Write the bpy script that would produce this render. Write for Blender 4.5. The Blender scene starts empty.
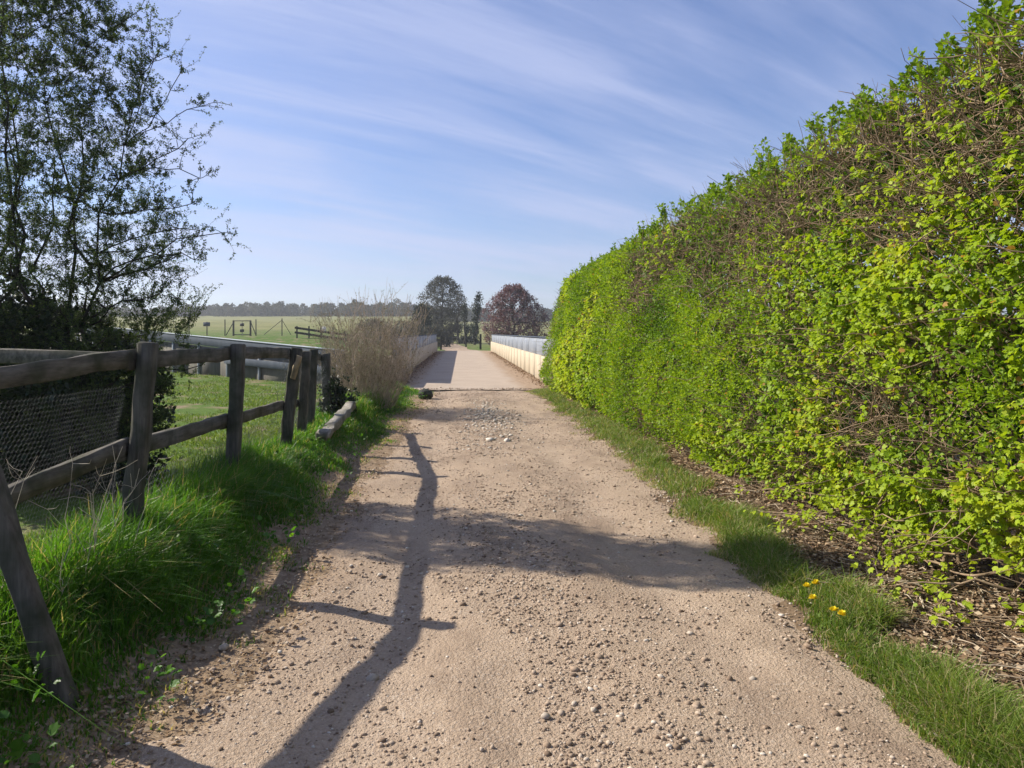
import bpy, math
import numpy as np
from mathutils import Vector

sc = bpy.context.scene
COL = sc.collection
F_PX, VX, VY, EYE = 740.0, 461.0, 333.0, 1.6
rng = np.random.default_rng(7)


def at(px, py, d):
    """photo pixel at a distance along the path -> point in the place"""
    return np.array([(px - VX) / F_PX * d, d, EYE - (py - VY) / F_PX * d])


# ------------------------------------------------------------------ noise
def _hash(ix, iy, iz, seed):
    h = (ix * 374761393 + iy * 668265263 + iz * 2147483647 + seed * 1274126177) & 0xFFFFFFFF
    h = ((h ^ (h >> 13)) * 1274126177) & 0xFFFFFFFF
    h = (h ^ (h >> 16)) & 0xFFFFFFFF
    return (h & 0xFFFF) / 65535.0


def vnoise(P, scale=1.0, seed=0):
    P = np.atleast_2d(np.asarray(P, float)) * scale
    if P.shape[1] == 2:
        P = np.c_[P, np.zeros(len(P))]
    i = np.floor(P).astype(np.int64)
    f = P - i
    f = f * f * (3 - 2 * f)
    r = 0
    for dx in (0, 1):
        for dy in (0, 1):
            for dz in (0, 1):
                w = (f[:, 0] if dx else 1 - f[:, 0]) * (f[:, 1] if dy else 1 - f[:, 1]) * (f[:, 2] if dz else 1 - f[:, 2])
                r = r + w * _hash(i[:, 0] + dx, i[:, 1] + dy, i[:, 2] + dz, seed)
    return r


def fbm(P, scale=1.0, seed=0, oct=3):
    r, a, t = 0, 1.0, 0
    for k in range(oct):
        r = r + a * vnoise(P, scale * 2 ** k, seed + 17 * k)
        t += a
        a *= .5
    return r / t


def sstep(a, b, x):
    t = np.clip((x - a) / (b - a), 0, 1)
    return t * t * (3 - 2 * t)


# ------------------------------------------------------------------ mesh helpers
def setp(o, label=None, cat=None, group=None, kind=None):
    if label: o['label'] = label
    if cat: o['category'] = cat
    if group: o['group'] = group
    if kind: o['kind'] = kind
    return o


def thing(name, loc, label, cat, group=None):
    o = bpy.data.objects.new(name, None)
    o.empty_display_size = .2
    o.location = [float(c) for c in loc]
    COL.objects.link(o)
    return setp(o, label, cat, group)


def wloc(o):
    p = np.zeros(3)
    while o is not None:
        p = p + np.array(o.location)
        o = o.parent
    return p


def mesh(name, V, F, mat, parent=None, tint=None, smooth=False, loc=None):
    """V (n,3) in world space; F an (m,k) array or a list of such arrays"""
    V = np.asarray(V, np.float64)
    base = wloc(parent) if parent is not None else (np.array(loc, float) if loc is not None else np.zeros(3))
    V = V - base
    Fs = F if isinstance(F, list) else [F]
    Fs = [np.asarray(f, np.int32) for f in Fs if len(f)]
    me = bpy.data.meshes.new(name)
    me.vertices.add(len(V))
    me.vertices.foreach_set('co', V.astype(np.float32).ravel())
    loops = np.concatenate([f.ravel() for f in Fs])
    tot = np.concatenate([np.full(len(f), f.shape[1], np.int32) for f in Fs])
    start = np.concatenate([[0], np.cumsum(tot)[:-1]]).astype(np.int32)
    me.loops.add(len(loops))
    me.loops.foreach_set('vertex_index', loops)
    me.polygons.add(len(tot))
    me.polygons.foreach_set('loop_start', start)
    if tint is not None:
        a = me.attributes.new('tint', 'FLOAT', 'POINT')
        a.data.foreach_set('value', np.asarray(tint, np.float32))
    me.update(calc_edges=True)
    me.validate()
    if smooth:
        me.polygons.foreach_set('use_smooth', np.ones(len(me.polygons), bool))
    me.materials.append(mat)
    o = bpy.data.objects.new(name, me)
    COL.objects.link(o)
    if parent is not None:
        o.parent = parent
    elif loc is not None:
        o.location = [float(c) for c in loc]
    return o


class MB:
    def __init__(s):
        s.V, s.F, s.T, s.n = [], {}, [], 0

    def add(s, V, F, tint=None):
        V = np.asarray(V, float)
        for f in (F if isinstance(F, list) else [F]):
            f = np.asarray(f, np.int64)
            if len(f):
                s.F.setdefault(f.shape[1], []).append(f + s.n)
        s.V.append(V)
        s.T.append(np.zeros(len(V)) if tint is None else np.broadcast_to(np.asarray(tint, float), (len(V),)))
        s.n += len(V)
        return s

    def build(s, name, mat, parent=None, smooth=False, loc=None):
        return mesh(name, np.concatenate(s.V), [np.concatenate(f) for f in s.F.values()], mat, parent,
                    np.concatenate(s.T), smooth, loc)


def norm(a):
    a = np.asarray(a, float)
    return a / np.maximum(np.linalg.norm(a, axis=-1, keepdims=True), 1e-9)


def tubes(P, R, k=4):
    """P (n,m,3) polylines, R (n,m) radii -> V, F(quads)"""
    P = np.asarray(P, float)
    R = np.asarray(R, float)
    n, m, _ = P.shape
    T = np.gradient(P, axis=1)
    T = norm(T)
    ref = np.where(np.abs(T[:, :1, 2:3]) > .9, np.array([1., 0, 0]), np.array([0, 0, 1.]))
    U = norm(np.cross(T, np.broadcast_to(ref, T.shape)))
    W = np.cross(T, U)
    an = np.arange(k) * 2 * np.pi / k
    V = P[:, :, None, :] + R[:, :, None, None] * (np.cos(an)[None, None, :, None] * U[:, :, None, :] + np.sin(an)[None, None, :, None] * W[:, :, None, :])
    idx = np.arange(n * m * k).reshape(n, m, k)
    a = idx[:, :-1, :]
    b = idx[:, 1:, :]
    F = np.stack([a, np.roll(a, -1, 2), np.roll(b, -1, 2), b], -1).reshape(-1, 4)
    return V.reshape(-1, 3), F


LEAF4 = (np.array([[0, 0, 0], [-.36, .5, .1], [0, 1, 0], [.36, .5, .1]]), np.array([[0, 1, 2], [0, 2, 3]]))
_lv = [[0, 0, 0], [-.22, .08, .03], [-.44, .22, -.04], [-.36, .44, .08], [-.46, .70, -.10], [-.22, .74, .05], [0, .98, -.18],
       [.22, .74, .05], [.46, .70, -.10], [.36, .44, .08], [.44, .22, -.04], [.22, .08, .03]]
LEAFM = (np.array(_lv), np.array([[0, i, i + 1] for i in range(1, 11)]))


def leaves(P, D, N, S, tmpl=LEAF4):
    """leaf blades at P along D with face normal N, size S"""
    D = norm(D)
    X = norm(np.cross(D, N))
    Z = np.cross(X, D)
    tv, tf = tmpl
    S = np.asarray(S, float)[:, None, None]
    V = P[:, None, :] + S * (tv[None, :, 0:1] * X[:, None] + tv[None, :, 1:2] * D[:, None] + tv[None, :, 2:3] * Z[:, None])
    n, m = len(P), len(tv)
    F = (np.arange(n) * m)[:, None, None] + tf[None]
    return V.reshape(-1, 3), F.reshape(-1, tf.shape[1]), m


def blades(P, H, L, W, rs, curl=.6):
    """grass: 6 verts / 2 quads each; L horizontal lean vector at the tip"""
    n = len(P)
    a = rs.uniform(0, 2 * np.pi, n)
    side = np.c_[np.cos(a), np.sin(a), np.zeros(n)]
    L3 = np.c_[L, np.zeros(n)]
    lean = np.linalg.norm(L, axis=1)
    V = np.zeros((n, 6, 3))
    for j, t in enumerate((0, .55, 1.0)):
        c = P + L3 * (t ** 2)
        c[:, 2] += H * t - curl * lean * t ** 3 * .6
        w = (W * (1, .8, .12)[j])[:, None] * side * .5
        V[:, 2 * j] = c - w
        V[:, 2 * j + 1] = c + w
    i = (np.arange(n) * 6)[:, None]
    F = np.concatenate([i + np.array([[0, 1, 3, 2]]), i + np.array([[2, 3, 5, 4]])])
    return V.reshape(-1, 3), F


def beam(p0, p1, w, t, up=(0, 0, 1), ch=.008, seg=8, jit=.003, rs=None, cap_drop=0.0):
    """worn timber: chamfered rectangle swept p0->p1; w across, t along 'up'"""
    rs = rs or np.random.default_rng(3)
    p0, p1 = np.array(p0, float), np.array(p1, float)
    T = norm(p1 - p0)
    X = norm(np.cross(T, np.array(up, float)))
    Y = np.cross(X, T)
    a, b = w / 2, t / 2
    prof = np.array([[-a + ch, -b], [a - ch, -b], [a, -b + ch], [a, b - ch], [a - ch, b], [-a + ch, b], [-a, b - ch], [-a, -b + ch]])
    ss = np.concatenate([[0, ch * 1.0 / max(np.linalg.norm(p1 - p0), 1e-6)], np.linspace(0, 1, seg + 1)[1:-1], [1 - ch / max(np.linalg.norm(p1 - p0), 1e-6), 1]])
    V = []
    for i, s in enumerate(ss):
        k = .86 if i in (0, len(ss) - 1) else 1.0
        q = prof * k
        j = rs.normal(0, jit, (8, 2))
        c = p0 + (p1 - p0) * s + X * rs.normal(0, jit) + Y * rs.normal(0, jit)
        V.append(c + (q[:, :1] + j[:, :1]) * X + (q[:, 1:] + j[:, 1:]) * Y)
    V = np.concatenate(V)
    n = len(ss)
    idx = np.arange(n * 8).reshape(n, 8)
    F4 = np.stack([idx[:-1], np.roll(idx[:-1], -1, 1), np.roll(idx[1:], -1, 1), idx[1:]], -1).reshape(-1, 4)
    F8 = np.array([idx[0][::-1], idx[-1]])
    return V, [F4, F8]


def box(x0, x1, y0, y1, z0, z1):
    V = np.array([[x, y, z] for z in (z0, z1) for y in (y0, y1) for x in (x0, x1)], float)
    F = np.array([[0, 2, 3, 1], [4, 5, 7, 6], [0, 1, 5, 4], [2, 6, 7, 3], [0, 4, 6, 2], [1, 3, 7, 5]])
    return V, F


_t = (1 + 5 ** .5) / 2
ICO_V = norm(np.array([[-1, _t, 0], [1, _t, 0], [-1, -_t, 0], [1, -_t, 0], [0, -1, _t], [0, 1, _t], [0, -1, -_t], [0, 1, -_t], [_t, 0, -1], [_t, 0, 1], [-_t, 0, -1], [-_t, 0, 1]]))
ICO_F = np.array([[0, 11, 5], [0, 5, 1], [0, 1, 7], [0, 7, 10], [0, 10, 11], [1, 5, 9], [5, 11, 4], [11, 10, 2], [10, 7, 6], [7, 1, 8], [3, 9, 4], [3, 4, 2], [3, 2, 6], [3, 6, 8], [3, 8, 9], [4, 9, 5], [2, 4, 11], [6, 2, 10], [8, 6, 7], [9, 8, 1]])


def stones(P, S, rs):
    n = len(P)
    V = ICO_V[None] * rs.uniform(.72, 1.25, (n, 12, 1))
    V = V * (S[:, None, None] * rs.uniform(.6, 1.2, (n, 1, 3)) * np.array([1, 1, .62]))
    a = rs.uniform(0, 6.28, n)
    ca, sa = np.cos(a)[:, None], np.sin(a)[:, None]
    x, y = V[..., 0] * ca - V[..., 1] * sa, V[..., 0] * sa + V[..., 1] * ca
    V = np.stack([x, y, V[..., 2]], -1) + P[:, None]
    F = (np.arange(n) * 12)[:, None, None] + ICO_F[None]
    return V.reshape(-1, 3), F.reshape(-1, 3)


# ------------------------------------------------------------------ materials
def new_mat(name):
    m = bpy.data.materials.new(name)
    m.use_nodes = True
    nt = m.node_tree
    for n in list(nt.nodes):
        nt.nodes.remove(n)
    out = nt.nodes.new('ShaderNodeOutputMaterial')
    return m, nt, out


def nd(nt, typ, **kw):
    n = nt.nodes.new(typ)
    for k, v in kw.items():
        if k in n.inputs:
            n.inputs[k].default_value = v
        else:
            setattr(n, k, v)
    return n


def ramp(nt, src, stops, interp='LINEAR'):
    r = nt.nodes.new('ShaderNodeValToRGB')
    r.color_ramp.interpolation = interp
    els = r.color_ramp.elements
    while len(els) < len(stops):
        els.new(.5)
    for e, (p, c) in zip(els, stops):
        e.position = p
        e.color = (*c, 1) if len(c) == 3 else c
    nt.links.new(src, r.inputs['Fac'])
    return r.outputs['Color']


def noise_node(nt, vec, scale, detail=4, rough=.55, dist=0.0):
    n = nd(nt, 'ShaderNodeTexNoise', Scale=scale, Detail=detail, Roughness=rough, Distortion=dist)
    if vec is not None:
        nt.links.new(vec, n.inputs['Vector'])
    return n.outputs['Fac']


def mixc(nt, fac, a, b, typ='MIX'):
    m = nt.nodes.new('ShaderNodeMix')
    m.data_type = 'RGBA'
    m.blend_type = typ
    for sock, v in ((m.inputs[0], fac), (m.inputs[6], a), (m.inputs[7], b)):
        if hasattr(v, 'is_output'):
            nt.links.new(v, sock)
        elif isinstance(v, (int, float)):
            sock.default_value = v
        else:
            sock.default_value = (*v, 1)
    return m.outputs[2]


def math_n(nt, op, a, b=0.0, clamp=False):
    m = nt.nodes.new('ShaderNodeMath')
    m.operation = op
    m.use_clamp = clamp
    for s, v in ((m.inputs[0], a), (m.inputs[1], b)):
        if hasattr(v, 'is_output'):
            nt.links.new(v, s)
        else:
            s.default_value = v
    return m.outputs[0]


def leaf_mat(name, stops, trans=.4, rough=.5, spec=.25, tcol=(1.25, 1.2, .6)):
    m, nt, out = new_mat(name)
    a = nd(nt, 'ShaderNodeAttribute', attribute_name='tint')
    c = ramp(nt, a.outputs['Fac'], stops)
    p = nd(nt, 'ShaderNodeBsdfPrincipled', Roughness=rough)
    p.inputs['Specular IOR Level'].default_value = spec
    nt.links.new(c, p.inputs['Base Color'])
    tr = nd(nt, 'ShaderNodeBsdfTranslucent')
    nt.links.new(mixc(nt, 1.0, c, tcol, 'MULTIPLY'), tr.inputs['Color'])
    mx = nd(nt, 'ShaderNodeMixShader', Fac=trans)
    nt.links.new(p.outputs[0], mx.inputs[1])
    nt.links.new(tr.outputs[0], mx.inputs[2])
    nt.links.new(mx.outputs[0], out.inputs['Surface'])
    return m


def surf_mat(name, build, rough=.85, spec=.2, metallic=0.0):
    """build(nt, pos) -> (color socket, height socket or None, bump strength, bump distance)"""
    m, nt, out = new_mat(name)
    g = nd(nt, 'ShaderNodeNewGeometry')
    p = nd(nt, 'ShaderNodeBsdfPrincipled', Roughness=rough, Metallic=metallic)
    p.inputs['Specular IOR Level'].default_value = spec
    c, h, st, di = build(nt, g.outputs['Position'])
    nt.links.new(c, p.inputs['Base Color'])
    if h is not None:
        b = nd(nt, 'ShaderNodeBump', Strength=st, Distance=di)
        nt.links.new(h, b.inputs['Height'])
        nt.links.new(b.outputs[0], p.inputs['Normal'])
    nt.links.new(p.outputs[0], out.inputs['Surface'])
    return m


def scaled(nt, vec, s, rot=(0, 0, 0)):
    mp = nd(nt, 'ShaderNodeMapping')
    mp.inputs['Scale'].default_value = s
    mp.inputs['Rotation'].default_value = rot
    nt.links.new(vec, mp.inputs['Vector'])
    return mp.outputs[0]


def wood_mat(name, dark, light, scale=(30, 30, 3)):
    def b(nt, pos):
        n1 = noise_node(nt, scaled(nt, pos, scale), 1.0, 6, .65)
        n2 = noise_node(nt, pos, 5.0, 3)
        c = ramp(nt, n1, [(.3, dark), (.7, light)])
        c = mixc(nt, ramp(nt, n2, [(.45, (0, 0, 0)), (.7, (1, 1, 1))]), c, tuple(x * .6 + .012 * k for x, k in zip(dark, (1, 1.6, .6))))
        return c, n1, .5, .006
    return surf_mat(name, b, .88, .15)


M = {}
M['post'] = wood_mat('weathered post timber', (.052, .047, .038), (.155, .142, .118))
M['rail'] = wood_mat('weathered rail timber', (.058, .051, .041), (.18, .163, .135), (30, 3, 30))
M['fresh'] = wood_mat('split pale timber', (.30, .22, .13), (.5, .4, .26))
M['bark'] = wood_mat('dark bark', (.025, .021, .017), (.085, .072, .058), (12, 12, 4))
M['twig'] = wood_mat('grey brown twig bark', (.07, .05, .034), (.19, .14, .095), (20, 20, 6))
M['hedgetwig'] = wood_mat('tan hedge twig', (.16, .10, .06), (.46, .34, .22), (14, 14, 14))
M['shrubtwig'] = wood_mat('tan shrub twig', (.30, .23, .17), (.58, .47, .37), (20, 20, 6))
M['sleeper'] = wood_mat('bleached timber', (.18, .16, .13), (.36, .33, .28), (25, 6, 25))


def _ground(nt, pos):
    n1 = noise_node(nt, pos, 1.1, 6, .6)
    n2 = noise_node(nt, pos, .12, 4, .55)
    n3 = noise_node(nt, pos, 14, 5, .7)
    green = ramp(nt, n3, [(.25, (.045, .085, .012)), (.75, (.115, .18, .03))])
    dirt = ramp(nt, n3, [(.25, (.15, .11, .065)), (.75, (.30, .23, .145))])
    c = mixc(nt, ramp(nt, n1, [(.50, (0, 0, 0)), (.66, (1, 1, 1))]), green, dirt)
    # far pasture is paler and drier
    sx = nd(nt, 'ShaderNodeSeparateXYZ')
    nt.links.new(pos, sx.inputs[0])
    far = math_n(nt, 'MULTIPLY', math_n(nt, 'SUBTRACT', sx.outputs[1], 82), .03, True)
    straw = ramp(nt, n2, [(.35, (.155, .165, .055)), (.65, (.22, .21, .085))])
    c = mixc(nt, far, c, straw)
    # bare brown soil under the hedge and along the verges
    r = math_n(nt, 'MULTIPLY', math_n(nt, 'SUBTRACT', sx.outputs[0], 1.6), 3.0, True)
    r2 = math_n(nt, 'MULTIPLY', math_n(nt, 'SUBTRACT', 21.5, sx.outputs[1]), 1.0, True)
    soil = ramp(nt, n3, [(.25, (.10, .066, .04)), (.75, (.23, .16, .10))])
    c = mixc(nt, math_n(nt, 'MULTIPLY', r, r2), c, soil)
    r3 = math_n(nt, 'MULTIPLY', math_n(nt, 'ADD', sx.outputs[0], 2.3), 2.5, True)
    drysoil = ramp(nt, n3, [(.25, (.17, .115, .07)), (.75, (.36, .265, .175))])
    c = mixc(nt, math_n(nt, 'MULTIPLY', r3, r2), c, mixc(nt, r, drysoil, soil))
    return c, n3, .7, .03


M['ground'] = surf_mat('pasture and soil', _ground, .95, .1)


def _path(nt, pos):
    big = noise_node(nt, scaled(nt, pos, (1.0, .35, 1)), 1.3, 5, .6)
    mid = noise_node(nt, pos, 7, 5, .65)
    fine = noise_node(nt, pos, 60, 5, .75)
    vor = nd(nt, 'ShaderNodeTexVoronoi', Scale=55.0, Randomness=1.0)
    nt.links.new(pos, vor.inputs['Vector'])
    vor2 = nd(nt, 'ShaderNodeTexVoronoi', Scale=130.0, Randomness=1.0)
    nt.links.new(pos, vor2.inputs['Vector'])
    c = ramp(nt, big, [(.3, (.235, .162, .11)), (.5, (.34, .245, .17)), (.72, (.42, .31, .22))])
    c = mixc(nt, .5, c, ramp(nt, mid, [(.3, (.21, .15, .105)), (.7, (.43, .33, .24))]))
    c = mixc(nt, .55, c, ramp(nt, fine, [(.3, (.20, .14, .09)), (.5, (.40, .30, .21)), (.72, (.56, .46, .35))]))
    sx = nd(nt, 'ShaderNodeSeparateXYZ')
    nt.links.new(pos, sx.inputs[0])
    wob = math_n(nt, 'ADD', sx.outputs[0], math_n(nt, 'MULTIPLY', math_n(nt, 'SUBTRACT', noise_node(nt, pos, .8, 3), .5), .9))
    rut = math_n(nt, 'ABSOLUTE', math_n(nt, 'SUBTRACT', math_n(nt, 'ABSOLUTE', math_n(nt, 'SUBTRACT', wob, .45)), .82))
    rut = math_n(nt, 'SUBTRACT', 1.0, math_n(nt, 'MULTIPLY', rut, 2.6), True)
    c = mixc(nt, math_n(nt, 'MULTIPLY', rut, .28), c, (.42, .325, .243))
    damp = ramp(nt, noise_node(nt, scaled(nt, pos, (1.4, .5, 1)), 1.0, 6, .7), [(.47, (0, 0, 0)), (.66, (.75, .75, .75))])
    c = mixc(nt, damp, c, (.19, .135, .095))
    peb = ramp(nt, vor.outputs['Distance'], [(.0, (1, 1, 1)), (.42, (.2, .2, .2)), (.6, (0, 0, 0))])
    pebc = ramp(nt, vor.outputs['Color'], [(.2, (.26, .19, .14)), (.5, (.42, .33, .245)), (.85, (.56, .48, .39))])
    pm = math_n(nt, 'MULTIPLY', ramp(nt, noise_node(nt, pos, 2.2, 4), [(.42, (0, 0, 0)), (.62, (.75, .75, .75))]), peb)
    c = mixc(nt, pm, c, pebc)
    h = math_n(nt, 'ADD', math_n(nt, 'MULTIPLY', math_n(nt, 'SUBTRACT', 1.0, vor.outputs['Distance']), .5),
               math_n(nt, 'ADD', math_n(nt, 'MULTIPLY', fine, .45), math_n(nt, 'MULTIPLY', math_n(nt, 'SUBTRACT', 1.0, vor2.outputs['Distance']), .35)))
    return c, h, .8, .012


M['path'] = surf_mat('dusty stony track', _path, .95, .1)


def _deck(nt, pos):
    n = noise_node(nt, pos, .8, 5, .6)
    f = noise_node(nt, pos, 40, 4, .7)
    c = ramp(nt, n, [(.3, (.35, .272, .205)), (.7, (.44, .345, .265))])
    c = mixc(nt, .25, c, ramp(nt, f, [(.3, (.25, .2, .15)), (.7, (.5, .43, .33))]))
    sx = nd(nt, 'ShaderNodeSeparateXYZ')
    nt.links.new(pos, sx.inputs[0])
    e = math_n(nt, 'ABSOLUTE', math_n(nt, 'SUBTRACT', sx.outputs[0], .15))
    e = math_n(nt, 'ADD', e, math_n(nt, 'MULTIPLY', math_n(nt, 'SUBTRACT', n, .5), 1.2))
    e = math_n(nt, 'MULTIPLY', math_n(nt, 'SUBTRACT', e, 1.35), 2.5, True)
    c = mixc(nt, math_n(nt, 'MULTIPLY', e, .8), c, ramp(nt, noise_node(nt, pos, 6, 5), [(.35, (.20, .125, .07)), (.65, (.36, .26, .17))]))
    return c, f, .3, .01


M['deck'] = surf_mat('worn pale bridge surfacing', _deck, .92, .15)


def _conc(c0, c1, streak=.5):
    def b(nt, pos):
        n = noise_node(nt, pos, 1.5, 5, .6)
        s = noise_node(nt, scaled(nt, pos, (5, 5, .35)), 1.0, 5, .6)
        f = noise_node(nt, pos, 60, 3)
        c = ramp(nt, n, [(.3, c0), (.7, c1)])
        c = mixc(nt, math_n(nt, 'MULTIPLY', ramp(nt, s, [(.5, (0, 0, 0)), (.72, (1, 1, 1))]), streak), c, tuple(x * .55 for x in c0))
        return c, f, .3, .006
    return b


M['concrete'] = surf_mat('cream parapet concrete', _conc((.43, .355, .25), (.54, .46, .335), .35), .85, .2)
M['dullconc'] = surf_mat('dull tan concrete', _conc((.095, .088, .074), (.14, .13, .11), .5), .9, .15)


def _steel(c0, c1):
    def b(nt, pos):
        n = noise_node(nt, scaled(nt, pos, (2, 2, .6)), 1.5, 5, .6)
        return ramp(nt, n, [(.3, c0), (.7, c1)]), n, .1, .01
    return b


M['steel'] = surf_mat('grey painted steel', _steel((.20, .22, .25), (.28, .30, .33)), .5, .4)
M['lightsteel'] = surf_mat('galvanised steel', _steel((.05, .062, .08), (.075, .09, .112)), .8, .2)
M['palecap'] = surf_mat('pale galvanised cap', _steel((.32, .35, .39), (.42, .45, .5)), .6, .4)  # bright top edge of the barrier beam, highlight put into the colour
M['wire'] = surf_mat('galvanised wire', _steel((.09, .095, .095), (.16, .165, .165)), .6, .3)
M['darkwood'] = wood_mat('dark creosoted timber', (.02, .018, .017), (.06, .052, .045))
M['white'] = surf_mat('white sign plate', _steel((.7, .7, .68), (.8, .8, .78)), .5, .3)
M['blackplate'] = surf_mat('dark sign plate', _steel((.02, .025, .03), (.05, .055, .06)), .6, .3)


def tint_mat(name, stops, rough=.9, spec=.15, bump=None):
    m, nt, out = new_mat(name)
    a = nd(nt, 'ShaderNodeAttribute', attribute_name='tint')
    g = nd(nt, 'ShaderNodeNewGeometry')
    c = ramp(nt, a.outputs['Fac'], stops)
    n = noise_node(nt, g.outputs['Position'], 90, 3)
    c = mixc(nt, .35, c, mixc(nt, 1.0, c, ramp(nt, n, [(.3, (.5, .5, .5)), (.7, (1.4, 1.4, 1.4))]), 'MULTIPLY'))
    p = nd(nt, 'ShaderNodeBsdfPrincipled', Roughness=rough)
    p.inputs['Specular IOR Level'].default_value = spec
    nt.links.new(c, p.inputs['Base Color'])
    nt.links.new(p.outputs[0], out.inputs['Surface'])
    return m


M['stone'] = tint_mat('mixed gravel', [(0, (.16, .11, .075)), (.3, (.27, .195, .135)), (.6, (.38, .285, .205)), (.85, (.46, .37, .28)), (1, (.58, .51, .42))])
M['palestone'] = tint_mat('pale rubble', [(0, (.30, .24, .18)), (.5, (.46, .39, .31)), (1, (.66, .6, .51))])
M['litter'] = leaf_mat('dry leaf litter', [(0, (.085, .05, .028)), (.4, (.22, .14, .08)), (.8, (.38, .27, .165)), (1, (.52, .42, .29))], .12, .8, .1, (1, 1, 1))
M['stick'] = tint_mat('fallen sticks', [(0, (.12, .08, .05)), (.5, (.28, .2, .13)), (1, (.5, .42, .31))])
M['grass'] = leaf_mat('lush verge grass', [(0, (.03, .088, .009)), (.45, (.072, .19, .016)), (.8, (.13, .27, .026)), (.93, (.19, .28, .05)), (1, (.38, .32, .15))], .5, .42, .35)
M['shortgrass'] = leaf_mat('short grass', [(0, (.075, .125, .016)), (.5, (.135, .22, .03)), (.85, (.225, .29, .055)), (1, (.42, .35, .19))], .4, .5, .25)
M['fieldgrass'] = leaf_mat('grazed pasture grass', [(0, (.085, .125, .02)), (.5, (.14, .215, .034)), (.85, (.21, .28, .055)), (1, (.32, .28, .13))], .4, .5, .25)
M['drygrass'] = leaf_mat('dead stalks', [(0, (.32, .27, .19)), (1, (.6, .54, .43))], .2, .7, .2, (1, 1, 1))
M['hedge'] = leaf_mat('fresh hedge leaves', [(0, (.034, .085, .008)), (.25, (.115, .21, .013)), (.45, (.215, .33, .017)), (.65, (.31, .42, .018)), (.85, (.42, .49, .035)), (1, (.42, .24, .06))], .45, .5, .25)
M['treeleaf'] = leaf_mat('young hawthorn leaves', [(0, (.045, .075, .025)), (.6, (.085, .13, .04)), (1, (.15, .20, .07))], .42, .5, .25)
M['darkleaf'] = leaf_mat('dark evergreen leaves', [(0, (.012, .022, .009)), (.6, (.024, .04, .015)), (1, (.045, .07, .025))], .12, .45, .3)
M['purple'] = leaf_mat('purple plum leaves', [(0, (.12, .066, .066)), (.6, (.20, .12, .118)), (1, (.29, .19, .17))], .25, .5, .25, (1.2, .8, .8))
M['greytwig'] = leaf_mat('grey budding twigs', [(0, (.065, .062, .05)), (.6, (.11, .108, .08)), (1, (.15, .155, .10))], .2, .8, .1, (1, 1, 1))
M['budtwig'] = leaf_mat('brown budding leaves', [(0, (.14, .105, .06)), (.6, (.22, .18, .10)), (1, (.20, .25, .08))], .3, .7, .1, (1, 1, 1))
M['wood'] = leaf_mat('distant wood', [(0, (.045, .055, .032)), (.5, (.075, .088, .048)), (.8, (.105, .105, .062)), (1, (.12, .145, .06))], .2, .8, .1, (1, 1, 1))
M['yellow'] = leaf_mat('dandelion yellow', [(0, (.80, .62, .02)), (1, (.88, .74, .04))], .3, .6, .2, (1, 1, 1))

# ------------------------------------------------------------------ terrain
PATH_L, PATH_R, DECK0, DECK1 = -1.14, 1.98, 20.4, 66.0


def path_cx(y):                       # the lane bends gently to the left beyond the bridge
    return -.0009 * np.maximum(y - 66, 0) ** 2


def gz(x, y):
    x, y = np.asarray(x, float), np.asarray(y, float)
    P = np.stack([x.ravel(), y.ravel()], -1)
    z = (fbm(P, .7, 3).reshape(x.shape) - .5) * .07 * sstep(1.2, 2.6, np.abs(x - .45))
    # left grassy bank, right low verge
    near = 1 - sstep(19.5, 21.0, y)
    z = z + near * .20 * sstep(-1.3, -1.9, x) * (1 - sstep(-2.15, -2.9, x) * .9)
    z = z + near * .05 * sstep(1.9, 2.3, x) + near * .10 * sstep(2.5, 3.4, x)
    # wheel tracks
    z = z - near * .022 * (np.exp(-((x + .35) / .28) ** 2) + np.exp(-((x - 1.25) / .3) ** 2))
    # motorway cutting under the bridge
    yn = 24.5 + np.maximum(0, -x - 3.2) * .95
    cut = sstep(yn, yn + 8, y) * (1 - sstep(54, 63, y))
    # far bank and rising pasture on the left, everything rises gently far off
    left = sstep(-8.5, -13, x)
    z = z + left * 1.3 * sstep(60, 73, y) + left * .0268 * np.maximum(y - 74, 0)
    z = z + (1 - left) * .028 * np.maximum(y - 125, 0)
    z = z + sstep(300, 420, y) * 2.0
    return z - 5.2 * cut * (1 - left * sstep(63, 60, yn) * 0)


def axis(parts):
    r = []
    for a, b, s in parts:
        r += list(np.arange(a, b, s))
    return np.array(r + [parts[-1][1]])


gx = axis([(-900, -200, 50), (-200, -60, 10), (-60, -16, 2), (-16, -4, .5), (-4, 4.4, .14), (4.4, 12, .6), (12, 60, 4), (60, 200, 20), (200, 900, 70)])
gy = axis([(-30, -3, 3), (-3, 1, .5), (1, 22, .16), (22, 80, 1.0), (80, 160, 4), (160, 420, 10), (420, 1500, 90)])
X, Y = np.meshgrid(gx, gy)
Z = gz(X, Y)
inlane = sstep(PATH_L + .12, PATH_L + .5, X) * sstep(PATH_R - .1, PATH_R - .5, X) * (Y < DECK0)
Z = Z - .035 * inlane      # soil under the track lies below its surface


def grid_faces(ny, nx):
    i = np.arange(ny * nx).reshape(ny, nx)
    return np.stack([i[:-1, :-1], i[:-1, 1:], i[1:, 1:], i[1:, :-1]], -1).reshape(-1, 4)


setp(mesh('ground', np.stack([X, Y, Z], -1).reshape(-1, 3), grid_faces(len(gy), len(gx)), M['ground'], smooth=True), kind='structure')


def edge_l(y):
    return PATH_L + .020 * np.clip(y, 0, 20) + (fbm(np.c_[y, y * 0 + 3.3], .9, 5) - .5) * .45


def edge_r(y):
    return PATH_R + .10 * np.sin((y - 4) / 5.) + (fbm(np.c_[y, y * 0 + 9.3], 1.0, 6) - .5) * .4


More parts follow.
